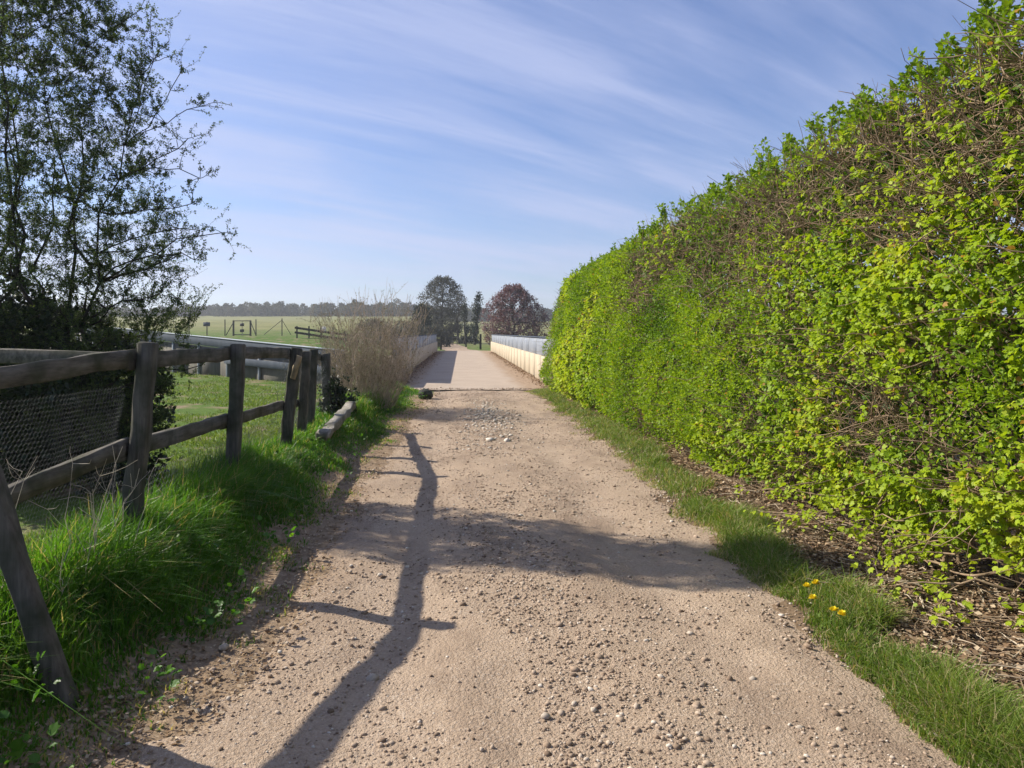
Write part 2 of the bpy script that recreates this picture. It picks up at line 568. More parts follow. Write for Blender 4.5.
py_ = axis([(-6, 1, .5), (1, DECK0 - .02, .07)])
s_ = np.linspace(0, 1, 48)
el, er = edge_l(py_) - .10 + (fbm(np.c_[py_, py_ * 0 + 1.7], 3.5, 25, 3) - .5) * .35, edge_r(py_) + .10 + (fbm(np.c_[py_, py_ * 0 + 4.7], 3.5, 26, 3) - .5) * .3
PX = el[:, None] + (er - el)[:, None] * s_[None]
PY = np.repeat(py_[:, None], 48, 1)


def track_z(x, y):
    x, y = np.asarray(x, float), np.asarray(y, float)
    return gz(x, y) + .014 + (fbm(np.c_[x.ravel(), y.ravel()], 5, 41, 4).reshape(x.shape) - .5) * .034


PZ = track_z(PX, PY) - .03 * (sstep(.12, 0, s_) + sstep(.90, 1, s_))[None]
setp(mesh('track', np.stack([PX, PY, PZ], -1).reshape(-1, 3), grid_faces(len(py_), 48), M['path'], smooth=True), kind='structure')
# lane beyond the bridge
y2 = np.linspace(66.1, 118, 60)
s2 = np.linspace(-1, 1, 9)
PX = path_cx(y2)[:, None] + s2[None] * (1.35 + .25 * (vnoise(np.c_[y2, y2 * 0], .3, 2) - .5))[:, None] + .1 - .7 * sstep(66, 72, y2)[:, None]
PY = np.repeat(y2[:, None], 9, 1)
setp(mesh('lane', np.stack([PX, PY, gz(PX, PY) + .03], -1).reshape(-1, 3), grid_faces(60, 9), M['path'], smooth=True), kind='structure')
setp(mesh('motorway', *(lambda V, F: (V, F))(np.array([[-26, 48, -5.12], [120, 36, -5.12], [120, 50, -5.12], [-26, 50, -5.12]]), np.array([[0, 1, 2, 3]])), surf_mat('asphalt', lambda nt, pos: (ramp(nt, noise_node(nt, pos, 30), [(.3, (.04, .04, .042)), (.7, (.065, .065, .068))]), None, 0, 0))), kind='structure')

# ------------------------------------------------------------------ bridge
br = thing('road_bridge', (.3, DECK0, 0), 'narrow farm bridge with pale surface between two cream concrete parapets', 'bridge')
mb = MB()
yy = np.linspace(DECK0, DECK1, 60)
xx = np.linspace(-2.1, 2.65, 14)
DX, DY = np.meshgrid(xx, yy)
DZ = .035 + 0 * DX - .012 * ((DX - .3) / 2) ** 2
mb.add(np.stack([DX, DY, DZ], -1).reshape(-1, 3), grid_faces(60, 14))
mb.build('deck', M['deck'], br, smooth=True)
mb = MB().add(*box(-2.35, 2.95, DECK0, DECK1, -.9, .0))
mb.build('deck_slab', M['dullconc'], br)
WL, WR = -2.1, 2.65
for side, (xw, s, y0, ysteel) in enumerate(((WL, -1, 21.6, 23.7), (WR, 1, 20.5, 20.8))):
    mb = MB()
    L = 2.0
    y = y0
    while y < DECK1 - .1:
        y1 = min(y + L, DECK1)
        a, b = sorted((xw, xw + s * .28))
        V, F = beam((xw + s * .14, y + .004, .42), (xw + s * .14, y1 - .004, .42), .28, .84, ch=.006, seg=1, jit=0)
        mb.add(V, F)
        y = y1
    w = mb.build('parapet', M['concrete'], br)
    mb = MB()
    y = ysteel
    while y < DECK1 - .2:
        y1 = min(y + 3.0, DECK1 - .1)
        V, F = beam((xw + s * .10, y + .003, 1.135), (xw + s * .10, y1 - .003, 1.135), .035, .585, ch=.006, seg=1, jit=0)
        mb.add(V, F)
        y = y1
    st = mb.build('steel_panel', M['steel'], w)
    V, F = beam((xw + s * .10, ysteel - .03, 1.455), (xw + s * .10, DECK1 - .05, 1.455), .12, .05, ch=.012, seg=1, jit=0)
    mesh('top_rail', V, F, M['lightsteel'], w)

# ------------------------------------------------------------------ wing barrier on the left
bA, bB = np.array([-3.3, 21.7, 0]), np.array([-20.0, 38.4, 0])
bar = thing('roadside_barrier', bA, 'long tan concrete barrier wall topped with a blue grey steel beam beyond the paddock', 'barrier')


def bpt(t, z):
    p = bA + (bB - bA) * t
    return np.array([p[0], p[1], z])


def btop(t):
    return 1.03 + 1.0 * t


mb = MB()
NB = 9
nrm = norm(np.array([-.7, -.7, 0]))
for i in range(NB):
    t0, t1 = i / NB + .0001, (i + 1) / NB - .0001
    q = []
    for off in (0, -.16):
        for t in (t0, t1):
            for z in (-.3, btop(t) - .34):
                q.append(bpt(t, z) + nrm * off)
    mb.add(np.array(q), np.array([[0, 1, 3, 2], [4, 6, 7, 5], [0, 4, 5, 1], [2, 3, 7, 6], [1, 5, 7, 3], [0, 2, 6, 4]]))
mb.build('wall', M['dullconc'], bar)
V, F = beam(bpt(0, btop(0) - .09) + nrm * .12, bpt(1, btop(1) - .09) + nrm * .12, .05, .32, ch=.005, seg=12, jit=.001)
V[:, 2] -= .04
tbm = mesh('top_beam', V, F, M['lightsteel'], bar)
V, F = beam(bpt(0, btop(0) + .055) + nrm * .12, bpt(1, btop(1) + .055) + nrm * .12, .10, .03, ch=.004, seg=12, jit=.001)
mesh('cap', V, F, M['palecap'], tbm)  # thin strip added on the beam, its pale colour paints the lit top edge
V, F = beam(bpt(0, .45) + nrm * .12, bpt(.31, .62) + nrm * .12, .06, .24, ch=.005, seg=6, jit=.001)
mesh('lower_beam', V, F, M['lightsteel'], bar)
for i in range(11):
    t = .02 + i * .096
    V, F = beam(bpt(t, -.2) + nrm * .04, bpt(t, btop(t) - .2) + nrm * .04, .09, .07, up=(.7, .7, 0), ch=.008, seg=1, jit=0)
    mesh('barrier_post', V, F, M['steel'], bar)

# ------------------------------------------------------------------ post and rail fence
rs = np.random.default_rng(11)
fence = thing('post_and_rail_fence', (-2.12, 4.77, .1), 'weathered brown post and rail fence with chicken wire along the grassy bank', 'fence')
posts = [  # base x, y, top x, top z, width
    (-2.42, 2.85, -2.36, 1.50, .11), (-2.17, 4.77, -2.02, 1.54, .112), (-2.12, 6.8, -2.045, 1.50, .118), (-2.16, 8.9, -1.985, 1.42, .13),
    (-2.16, 9.9, -2.07, 1.36, .12), (-2.26, 11.0, -2.19, 1.36, .12), (-2.20, 12.3, -2.26, 1.26, .14)]
for bx, y, tx, tz, w in posts:
    V, F = beam((bx, y, -.15), (tx, y + rs.normal(0, .02), tz), w, w * .85, up=(0, 1, 0), ch=.012, seg=9, jit=.0035, rs=rs)
    mesh('post', V, F, M['post'], fence)


def pp(i, h):
    bx, y, tx, tz, w = posts[i]
    return np.array([bx + (tx - bx) * h / tz - .085, y, h])


def rail(i, j, h0, h1, t=.13, ext=.1, mat='rail'):
    a, b = pp(i, h0), pp(j, h1)
    d = norm(b - a)
    V, F = beam(a - d * ext, b + d * ext * .4, .042, t, ch=.006, seg=10, jit=.003, rs=rs)
    return mesh('rail', V, F, M[mat], fence)


rail(0, 1, 1.33, 1.44, .112)
rail(1, 2, 1.42, 1.41, .115)
rail(2, 3, 1.42, 1.36, .115)
rail(3, 4, 1.35, 1.32, .11)
rail(4, 6, 1.30, 1.20, .10)
rail(0, 1, .67, .86, .11)
rail(1, 2, .84, .80, .115)
rail(2, 3, .78, .73, .11)
rail(3, 4, .72, .66, .10)
V, F = beam((-4.9, 5.62, 1.47), (-2.16, 4.86, 1.42), .035, .10, ch=.005, seg=6, jit=.003, rs=rs)
o = mesh('rail', V, F, M['rail'], fence)
V, F = beam(pp(3, 1.05) + (.10, -.04, 0), pp(3, 1.33) + (.14, -.04, 0), .06, .05, up=(0, 1, 0), ch=.008, seg=4, jit=.004, rs=rs)
setp(mesh('broken_splinter', V, F, M['fresh'], fence), 'pale split wood on the gate post')


def hexwire(s0, s1, t0, t1, fn, cell=.038, r=.0008):
    segs = []
    dy = cell * .9
    ni, nj = int((s1 - s0) / cell) + 1, int((t1 - t0) / dy) + 1
    for j in range(nj):
        for i in range(ni):
            cx = s0 + (i + .5 * (j % 2)) * cell
            cy = t0 + j * dy
            a = (cx, cy + dy * .30)
            segs.append(((cx, cy - dy * .30 + dy * .1), a))
            segs.append((a, (cx + cell / 2, cy + dy * .80)))
            segs.append((a, (cx - cell / 2, cy + dy * .80)))
    S = np.array(segs)
    P = fn(S.reshape(-1, 2)).reshape(-1, 2, 3)
    return tubes(P, np.full(P.shape[:2], r), 3)


def panel(i, j, dx=-.115, ruff=.02):
    a, b = posts[i], posts[j]

    def fn(st):
        s, t = st[:, 0], st[:, 1]
        x = a[0] + (b[0] - a[0]) * s + (a[2] - a[0]) * t / 1.5 + dx + ruff * (fbm(np.c_[s * 3, t * 2], 1.6, 31) - .5) * 2
        L = b[1] - a[1]
        return np.c_[x, a[1] + L * s + .02 * np.sin(t * 7), t]
    return fn, b[1] - a[1]


for (i, j, t0, t1, rf, c) in ((0, 1, .06, 1.26, .05, .029), (1, 2, .05, .62, .05, .05), (2, 3, .05, .55, .06, .05), (3, 4, .1, 1.25, .12, .045), (4, 5, .1, 1.2, .22, .045), (5, 6, .1, 1.15, .25, .045)):
    fn, L = panel(i, j, -.055 if i == 0 else -.13, rf)
    V, F = hexwire(0, L, t0, t1, lambda st, fn=fn, L=L: fn(np.c_[st[:, 0] / L, st[:, 1]]), c, .0005 if i == 0 else .0010)
    mesh('chicken_wire', V, F, M['wire'], fence)

# leaning stake at the near left
V, F = beam((-1.57, 3.0, -.03), (-2.18, 3.04, 1.72), .092, .08, up=(0, 1, 0), ch=.012, seg=10, jit=.003, rs=rs)
setp(mesh('leaning_post', V, F, M['post'], loc=(-1.57, 3.0, 0)), 'old square timber post leaning over in the nearest long grass at the left edge', 'post')

# bleached sleeper lying on the bank
V, F = beam((-1.80, 9.5, .25), (-1.77, 12.0, .44), .14, .11, ch=.006, seg=12, jit=.007, rs=rs)
setp(mesh('timber_sleeper', V, F, M['sleeper'], loc=(-1.76, 10.6, .3)), 'pale bleached timber sleeper lying on the bank beside the bare bush', 'sleeper')
# dark boulder by the lane
V = ICO_V.copy()
Fb = ICO_F.copy()
for _ in range(2):
    mid, newF, V2 = {}, [], list(V)
    for f in Fb:
        m3 = []
        for a, b in ((f[0], f[1]), (f[1], f[2]), (f[2], f[0])):
            k = (min(a, b), max(a, b))
            if k not in mid:
                mid[k] = len(V2)
                V2.append(norm(V2[a] + V2[b]))
            m3.append(mid[k])
        newF += [[f[0], m3[0], m3[2]], [f[1], m3[1], m3[0]], [f[2], m3[2], m3[1]], m3]
    V, Fb = np.array(V2), np.array(newF)
bv = V * (1 + .5 * (fbm(V + 5, 1.7, 3)[:, None] - .5)) * np.array([.17, .2, .17]) * (1 + .5 * (fbm(V + 9, 4., 4)[:, None] - .5)) + np.array([-.86, 18.0, .08])
setp(mesh('boulder', bv, Fb, surf_mat('dark mossy stone', lambda nt, pos: (ramp(nt, noise_node(nt, pos, 9, 5), [(.35, (.025, .025, .022)), (.65, (.06, .065, .045))]), noise_node(nt, pos, 30), .6, .02)), loc=(-.86, 18, 0)),
     'dark mossy boulder at the lane edge before the bridge', 'boulder')


# ------------------------------------------------------------------ trees
def curve(a, b, m, rs, bow, droop):
    t = np.linspace(0, 1, m)[None, :, None]
    d = b - a
    L = np.linalg.norm(d, axis=1)[:, None, None]
    k = rs.normal(0, 1, (len(a), 1, 3))
    k = k - (k * norm(d)[:, None]).sum(-1, keepdims=True) * norm(d)[:, None]
    P = a[:, None] + d[:, None] * t + np.sin(t * np.pi) * k * bow * L + np.sin(t * np.pi * .9) * np.array([0, 0, droop]) * L
    P[:, 1:-1] += rs.normal(0, .018, (len(a), m - 2, 3)) * L
    return P


def skeleton(stems, levels, rs, k=5):
    """stems: list of (P (m,3), r0, r1). levels: list of (targets, maxlen, r_tip, rmax, bow, droop)
    each target is joined to the nearest lower/inner limb; returns mesh arrays and the twig polylines"""
    mb = MB()
    nodes, rad = [], []
    for P, r0, r1 in stems:
        R = np.linspace(r0, r1, len(P))
        V, F = tubes(P[None], R[None], 8)
        mb.add(V, F)
        nodes.append(P)
        rad.append(R)
    out = []
    for li, (T, maxlen, rtip, rmax, bow, droop) in enumerate(levels):
        N = np.concatenate(nodes)
        R = np.concatenate(rad)
        starts, tg, r0 = [], [], []
        for c in np.array_split(T, max(1, len(T) // 400)):
            d = c[:, None] - N[None]
            D = np.linalg.norm(d, axis=2) + .7 * np.maximum(0, N[None, :, 2] - c[:, None, 2] + .1)
            j = D.argmin(1)
            starts.append(N[j]); tg.append(c); r0.append(R[j])
        A, B, r0 = np.concatenate(starts), np.concatenate(tg), np.concatenate(r0)
        L = np.linalg.norm(B - A, axis=1)
        B = np.where((L > maxlen)[:, None], A + (B - A) * (maxlen / np.maximum(L, 1e-6))[:, None], B)
        ok = L > .03
        A, B, r0 = A[ok], B[ok], r0[ok]
        m = 7 if li < len(levels) - 1 else 6
        P = curve(A, B, m, rs, bow, droop)
        rr = np.minimum(r0 * .75, rmax)
        Rr = rr[:, None] * (1 - np.linspace(0, 1, m)[None]) + rtip * np.linspace(0, 1, m)[None]
        V, F = tubes(P, Rr, 5 if li == 0 else (4 if li == 1 else 3))
        mb.add(V, F)
        nodes.append(P[:, 1:].reshape(-1, 3))
        rad.append(Rr[:, 1:].reshape(-1))
        out.append(P)
    return mb, out


def tufts(P, per, n, spread, size, rs, upbias=.3, tmpl=LEAF4, tlo=.25):
    """leaf tufts along polylines P (k,m,3)"""
    k, m, _ = P.shape
    t = rs.uniform(tlo, 1.0, (k, per)) * (m - 1)
    i = np.minimum(t.astype(int), m - 2)
    f = (t - i)[..., None]
    r = np.arange(k)[:, None]
    C = (P[r, i] * (1 - f) + P[r, i + 1] * f).reshape(-1, 3)
    C = np.repeat(C, n, 0)
    D = rs.normal(0, 1, C.shape)
    D[:, 2] += upbias
    D = norm(D)
    pos = C + D * rs.uniform(0, spread, (len(C), 1))
    N = rs.normal(0, .6, C.shape) + np.array([0, 0, 1.])
    S = rs.uniform(.6, 1.25, len(C)) * size
    V, F, mm = leaves(pos, D, N, S, tmpl)
    tint = np.repeat(np.repeat(rs.uniform(0, 1, len(C) // n), n) * .6 + rs.uniform(0, .4, len(C)), mm)
    return V, F, tint


# --- hawthorn at the left, behind the fence
rs = np.random.default_rng(21)
TX, TY = -4.15, 7.35
tree = thing('hawthorn_tree', (TX, TY, 0), 'tall twiggy hawthorn in small new leaf behind the fence at the left', 'tree')


def envelope(n, rs, inner=0.0):
    out = []
    while len(out) < n:
        z = .5 + 4.7 * rs.random() ** 1.5
        hh = np.interp(z, [.4, 1.2, 2.2, 3.2, 4.2, 4.9, 5.3], [1.0, 1.4, 1.6, 1.38, 1.08, .75, .25])
        a = rs.uniform(0, 2 * np.pi)
        lump = 1 + .28 * (vnoise(np.array([[math.cos(a) * 1.6 + 7, math.sin(a) * 1.6 + 7, z * 1.1]]), 1.3, 4)[0] - .5) * 2
        q = rs.uniform(inner, 1) ** .5 * hh * lump
        out.append((TX + math.cos(a) * q, TY + math.sin(a) * q * .45, z))
    return np.array(out)


stems = []
for k in range(7):
    a = k * 2 * np.pi / 7 + rs.normal(0, .3)
    top = np.array([TX + math.cos(a) * rs.uniform(.3, 1.1), TY + math.sin(a) * rs.uniform(.2, .6), rs.uniform(3.4, 5.0)])
    P = curve(np.array([[TX + .09 * math.cos(a), TY + .09 * math.sin(a), -.1]]), top[None], 12, rs, .05, -.06)[0]
    stems.append((P, rs.uniform(.022, .042), .006))
tips = np.array([at(222, 235, 7.0), at(200, 180, 7.0), at(200, 108, 7.1), at(180, 75, 7.2), at(140, 12, 7.2), at(195, 262, 7.0), at(178, 300, 7.0), at(192, 205, 7.3),
                 at(188, 140, 7.0), at(160, 50, 7.1), at(200, 232, 7.4), at(182, 250, 6.8), at(150, 25, 7.3)])
l0 = np.concatenate([envelope(70, rs, .3), tips])
l1 = np.concatenate([envelope(520, rs, .05), np.repeat(tips, 4, 0) + rs.normal(0, .11, (len(tips) * 4, 3))])
l2 = np.concatenate([envelope(12500, rs, .0), np.repeat(tips, 10, 0) + rs.normal(0, .14, (len(tips) * 10, 3))])
mb, tw = skeleton(stems, [(l0, 2.4, .004, .02, .07, .05), (l1, 1.1, .002, .007, .09, .03), (l2, .6, .0010, .0025, .10, -.04)], rs)
mb.build('branches', M['bark'], tree)
V1, F1, t1 = tufts(tw[2], 8, 4, .016, .0175, rs, .4)
V2, F2, t2 = tufts(tw[1], 9, 4, .016, .0175, rs, .4, tlo=.4)
MB().add(V1, F1, t1).add(V2, F2, t2).build('crown', M['treeleaf'], tree)
# dense dark skirt of evergreen growth below it
skp = []
while len(skp) < 900:
    p = np.array([rs.uniform(-6.6, -2.95), rs.uniform(6.4, 8.9), rs.uniform(.05, 2.2)])
    e = ((p[0] + 4.55) / 1.75) ** 2 + ((p[1] - 7.6) / 1.2) ** 2 + ((p[2] - .8) / 1.35) ** 2
    if e < 1 + .35 * (vnoise(p[None], 1.7, 8)[0] - .5) * 2:
        skp.append(p)
skp = np.array(skp)
bush = thing('evergreen_bush', (-4.4, 7.6, 0), 'dense dark evergreen bush under the hawthorn behind the chicken wire', 'bush')
st = [(curve(np.array([[-4.4 + rs.normal(0, .3), 7.6 + rs.normal(0, .2), -.05]]), np.array([[-4.5 + np.clip(rs.normal(0, .5), -.8, .7), 7.6 + rs.normal(0, .4), 1.3]]), 8, rs, .05, 0)[0], .03, .008) for _ in range(9)]
mb, tw2 = skeleton(st, [(skp[:120], 1.0, .004, .012, .08, 0), (skp[120:], .5, .002, .004, .1, 0)], rs)
mb.build('branches', M['bark'], bush)
V1, F1, t1 = tufts(tw2[1], 9, 6, .09, .06, rs, .3)
MB().add(V1, F1, t1).build('foliage', M['darkleaf'], bush)

ivp = np.array([-2.1, 12.4, .1]) + np.c_[rs.normal(0, .16, 160), rs.normal(0, .16, 160), np.abs(rs.normal(.3, .25, 160))]
ivy = thing('ivy_clump', (-2.12, 12.4, .1), 'dark ragged clump of ivy at the foot of the last fence post', 'plant')
st = [(curve(np.array([[-2.12, 12.4, 0.]]), np.array([[-2.12 + rs.normal(0, .15), 12.4, .9]]), 8, rs, .05, 0)[0], .02, .005) for _ in range(4)]
mb, tw3 = skeleton(st, [(ivp[:40], .4, .003, .006, .1, 0), (ivp[40:], .3, .002, .003, .1, 0)], rs)
mb.build('stems', M['bark'], ivy)
V1, F1, t1 = tufts(tw3[1], 6, 4, .05, .05, rs, .3)
MB().add(V1, F1, t1).build('leaves', M['darkleaf'], ivy)

# --- bare shrub beside the bridge
shr = thing('bare_shrub', (-1.55, 15.0, .15), 'leafless brown shrub of upright twigs beside the left bridge parapet', 'shrub')
ns = 400
a = rs.uniform(0, 6.28, ns)
q = rs.uniform(0, 1, ns) ** .5
base = np.c_[-1.85 + .5 * q * np.cos(a), 15.1 + .75 * q * np.sin(a), np.full(ns, .05)]
hh = rs.uniform(1.2, 2.75, ns) * (1 - .22 * q)
tip = base + np.c_[q * np.cos(a) * .78 + rs.normal(0, .10, ns), q * np.sin(a) * .7 + rs.normal(0, .12, ns), hh]
P = curve(base, tip, 7, rs, .05, .02)
mb = MB()
V, F = tubes(P, np.linspace(.005, .0018, 7)[None] * np.ones((ns, 1)), 3)
mb.add(V, F)
j = rs.integers(0, ns, 1900)
ti = rs.integers(2, 6, 1900)
b2 = P[j, ti]
t2 = b2 + np.c_[rs.normal(0, .15, 1900), rs.normal(0, .15, 1900), rs.uniform(.05, .42, 1900)]
P2 = curve(b2, t2, 5, rs, .06, 0)
V, F = tubes(P2, np.linspace(.003, .0015, 5)[None] * np.ones((1900, 1)), 3)
mb.add(V, F)
mb.build('stems', M['shrubtwig'], shr)
V1, F1, t1 = tufts(P2, 4, 2, .012, .022, rs, .8)
MB().add(V1, F1, t1).build('buds', M['budtwig'], shr)


# --- distant trees beyond the bridge
def far_tree(name, label, base, H, W, crown_z0, leafmat, nleaf, lsz, seed, bark='bark', shape=((0, .3), (.3, .95), (.55, 1), (.8, .75), (1, .2)), lean=0.0, twn=(26, 150, 700), group=None, branch_r=.02):
    rs = np.random.default_rng(seed)
    root = thing(name, base, label, 'tree', group)
    sh = np.array(shape)

    def env(n, inner):
        o = []
        while len(o) < n:
            u = rs.uniform(0, 1)
            a = rs.uniform(0, 6.28)
            z = crown_z0 + u * (H - crown_z0)
            lump = 1 + .22 * (vnoise(np.array([[math.cos(a) * 2 + seed, math.sin(a) * 2, z * .5]]), 1.2, seed)[0] - .5) * 2
            r = np.interp(u, sh[:, 0], sh[:, 1]) * W / 2 * lump * rs.uniform(inner, 1) ** .5
            o.append((base[0] + r * math.cos(a) + lean * z, base[1] + r * math.sin(a), base[2] + z))
        return np.array(o)
    P = curve(np.array([base]) - (0, 0, .3), np.array([[base[0] + lean * H * .85, base[1], base[2] + H * .85]]), 10, rs, .02, 0)[0]
    mb, tw = skeleton([(P, H * .028, .03)], [(env(twn[0], .3), H * .5, branch_r, H * .012, .06, .06), (env(twn[1], .1), H * .25, branch_r * .7, H * .006, .08, .03), (env(twn[2], .1), H * .16, branch_r * .4, branch_r, .1, 0)], rs)
    mb.build('trunk', M[bark], root)
    if nleaf:
        V, F, t = tufts(tw[2], max(1, nleaf // twn[2] // 3), 3, lsz * 1.6, lsz, rs, .2)
        MB().add(V, F, t).build('crown', M[leafmat], root)
    return root


def gpt(px, d):
    x = (px - VX) / F_PX * d
    return np.array([x, d, float(gz(np.array([x]), np.array([d]))[0])])


far_tree('ash_tree', 'big rounded grey green bare tree beyond the far bridge end', gpt(443, 112), 10.0, 7.4, 1.2, 'greytwig', 17000, .22, 31, shape=((0, .45), (.3, .85), (.6, 1), (.85, .75), (1, .25)), twn=(34, 260, 1500))
far_tree('conifer_tree', 'small dark evergreen tree left of the big grey tree', gpt(421, 98), 5.2, 3.3, .1, 'darkleaf', 8000, .26, 33, shape=((0, .9), (.4, 1), (.8, .75), (1, .3)))
far_tree('plum_tree', 'purple leaved tree rising behind the right bridge parapet', gpt(514, 84), 7.0, 7.8, .2, 'purple', 22000, .18, 35, shape=((0, .8), (.25, 1), (.55, .95), (.8, .65), (1, .2)), twn=(34, 260, 1500))
far_tree('ivy_tree', 'slim leaning ivy clad tree with a dark top near the purple tree', gpt(474, 100), 7.0, 1.3, .6, 'darkleaf', 2200, .22, 37, shape=((0, .6), (.3, .8), (.6, 1), (.8, .8), (1, .2)), lean=.09, twn=(10, 50, 260))
far_tree('slender_tree', 'thin bare trunk with a small ivy clump in its top between the far trees', gpt(465, 104), 5.9, .9, 2.9, 'darkleaf', 900, .2, 39, shape=((0, .5), (.4, 1), (.8, .7), (1, .2)), twn=(8, 40, 200))
far_tree('young_tree', 'thin bare young tree just right of the big grey tree', gpt(459, 108), 7.4, 2.6, 2.0, 'greytwig', 500, .12, 40, twn=(12, 60, 220), branch_r=.014)
for i, (px, d, h, w, m, lab) in enumerate(((462, 116, 2.9, 13, 'darkleaf', 'broad low dark thicket under the slim ivy trees'), (433, 84, 2.3, 4.6, 'greytwig', 'grey green scrub behind the left parapet end'),
                                          (404, 78, 2.8, 6.5, 'greytwig', 'wide grey scrub behind the bare brown shrub'), (374, 86, 2.6, 6.0, 'greytwig', 'leftmost grey scrub patch beside the dark rail fence'))):
    far_tree('thicket', lab, gpt(px, d), h, w, .05, m, 7000 if i == 0 else 3600, .24 if i == 0 else .2, 50 + i, shape=((0, 1), (.4, 1), (.8, .7), (1, .3)), twn=(20, 90, 400))

# --- far-off wood along the skyline
rs = np.random.default_rng(61)
mb = MB()
for k in range(330):
    row = k % 3
    x = rs.uniform(-330, 60)
    y = 352 + row * 9 + rs.uniform(-4, 4)
    H = rs.uniform(3.6, 5.7) * (1.0 + .35 * (rs.random() < .08)) * (.8 + .4 * vnoise(np.array([[x, 0]]), .03, 9)[0])
    z0 = float(gz(np.array([x]), np.array([y]))[0])
    n = 330
    u = rs.uniform(0, 1, n)
    a = rs.uniform(0, 6.28, n)
    r = np.interp(u, [0, .3, .65, 1], [1.1, 1.05, .8, .15]) * H * .55 * rs.uniform(.2, 1, n) ** .5
    P = np.c_[x + r * np.cos(a), y + r * np.sin(a), z0 + u * H]
    V, F, m = leaves(P, rs.normal(0, 1, (n, 3)), rs.normal(0, 1, (n, 3)), rs.uniform(.5, 1.1, n) * 1.0)
    mb.add(V, F, np.clip(np.repeat(rs.uniform(0, .35, n), m) + rs.uniform(0, .65), 0, 1))
setp(mb.build('distant_wood', M['wood']), kind='stuff')

# ------------------------------------------------------------------ far field furniture
D = 75.0


def fpt(px, d=D):
    return gpt(px, d)


wf = thing('wire_fence', fpt(225), 'thin wire fence on wooden posts crossing the pale far field', 'fence')
pl = [(120, 1.4), (150, 1.5), (162, 1.75), (189, 1.9), (207, 1.4), (225, 1.65), (256, 1.65), (282, 1.75)]
for px, h in pl:
    b = fpt(px)
    V, F = beam(b - (0, 0, .2), b + (0, 0, h), .085, .085, up=(0, 1, 0), seg=2, jit=.003)
    mesh('post', V, F, M['post'], wf)
for a, b, ha, hb in ((162, 150, 1.7, .1), (162, 171, 1.7, .1), (282, 264, 1.6, .1), (282, 291, 1.6, .1)):
    V, F = beam(fpt(a) + (0, 0, ha), fpt(b) + (0, 0, hb), .05, .05, up=(0, 1, 0), seg=2, jit=.003)
    mesh('brace', V, F, M['post'], wf)
for h in (.5, .9, 1.3):
    P = np.array([fpt(px) + (0, .07, h) for px, _ in pl])[None]
    V, F = tubes(P, np.full(P.shape[:2], .007), 3)
    mesh('wire', V, F, M['wire'], wf)
b = fpt(207) + (0, -.1, 0)
V, F = box(b[0] - .34, b[0] + .34, b[1] - .015, b[1] + .015, b[2] + .95, b[2] + 1.35)
setp(mesh('notice_board', V, F, M['lightsteel'], loc=b), 'small pale grey notice board on the far wire fence', 'sign')

hf = thing('field_gate', fpt(242, 74), 'square timber gate frame with two dark plates in the far wire fence', 'gate')
for px in (233.5, 250.5):
    b = fpt(px, 74)
    V, F = beam(b - (0, 0, .2), b + (0, 0, 1.55), .15, .15, up=(0, 1, 0), seg=2, jit=.003)
    mesh('gate_post', V, F, M['post'], hf)
a, b = fpt(233.5, 74), fpt(250.5, 74)
for h in (1.5, .12):
    V, F = beam(a + (.08, 0, h), b + (-.08, 0, h), .06, .08, seg=2, jit=.002)
    mesh('gate_bar', V, F, M['rail'], hf)
c = fpt(242, 73.85)
for h in (1.12, .52):
    V, F = box(c[0] - .2, c[0] + .2, c[1] - .02, c[1] + .02, c[2] + h - .14, c[2] + h + .14)
    mesh('plate', V, F, M['blackplate'], hf)
V, F = beam(c + (0, .06, .0), c + (0, .06, 1.46), .06, .04, up=(0, 1, 0), seg=2, jit=.001)
mesh('gate_upright', V, F, M['sleeper'], hf)
V, F = beam(a + (-.05, .02, 1.3), a + (-.75, .02, .05), .07, .07, up=(0, 1, 0), seg=2, jit=.002)
mesh('brace', V, F, M['post'], hf)
V, F = beam(b + (.05, .02, 1.3), b + (.55, .02, .05), .07, .07, up=(0, 1, 0), seg=2, jit=.002)
mesh('brace', V, F, M['post'], hf)

df = thing('rail_fence', fpt(322, 70), 'dark two rail timber fence in the far field beside the bare shrub', 'fence')
pxs = (297, 309, 321, 333, 345, 357)
for px in pxs:
    b = fpt(px, 70)
    V, F = beam(b - (0, 0, .2), b + (0, 0, 1.15), .12, .12, up=(0, 1, 0), seg=2, jit=.003)
    mesh('post', V, F, M['darkwood'], df)
for h in (1.0, .55):
    P0, P1 = fpt(pxs[0], 70), fpt(pxs[-1], 70)
    V, F = beam(P0 + (-.2, -.09, h), P1 + (.2, -.09, h), .05, .2, seg=6, jit=.004)
    mesh('rail', V, F, M['darkwood'], df)
b = fpt(324, 69.85)
V, F = box(b[0] - .19, b[0] + .19, b[1] - .012, b[1] + .012, b[2] + .68, b[2] + 1.1)
setp(mesh('warning_sign', V, F, M['white'], loc=b), 'small white sign fixed to the dark rail fence', 'sign')

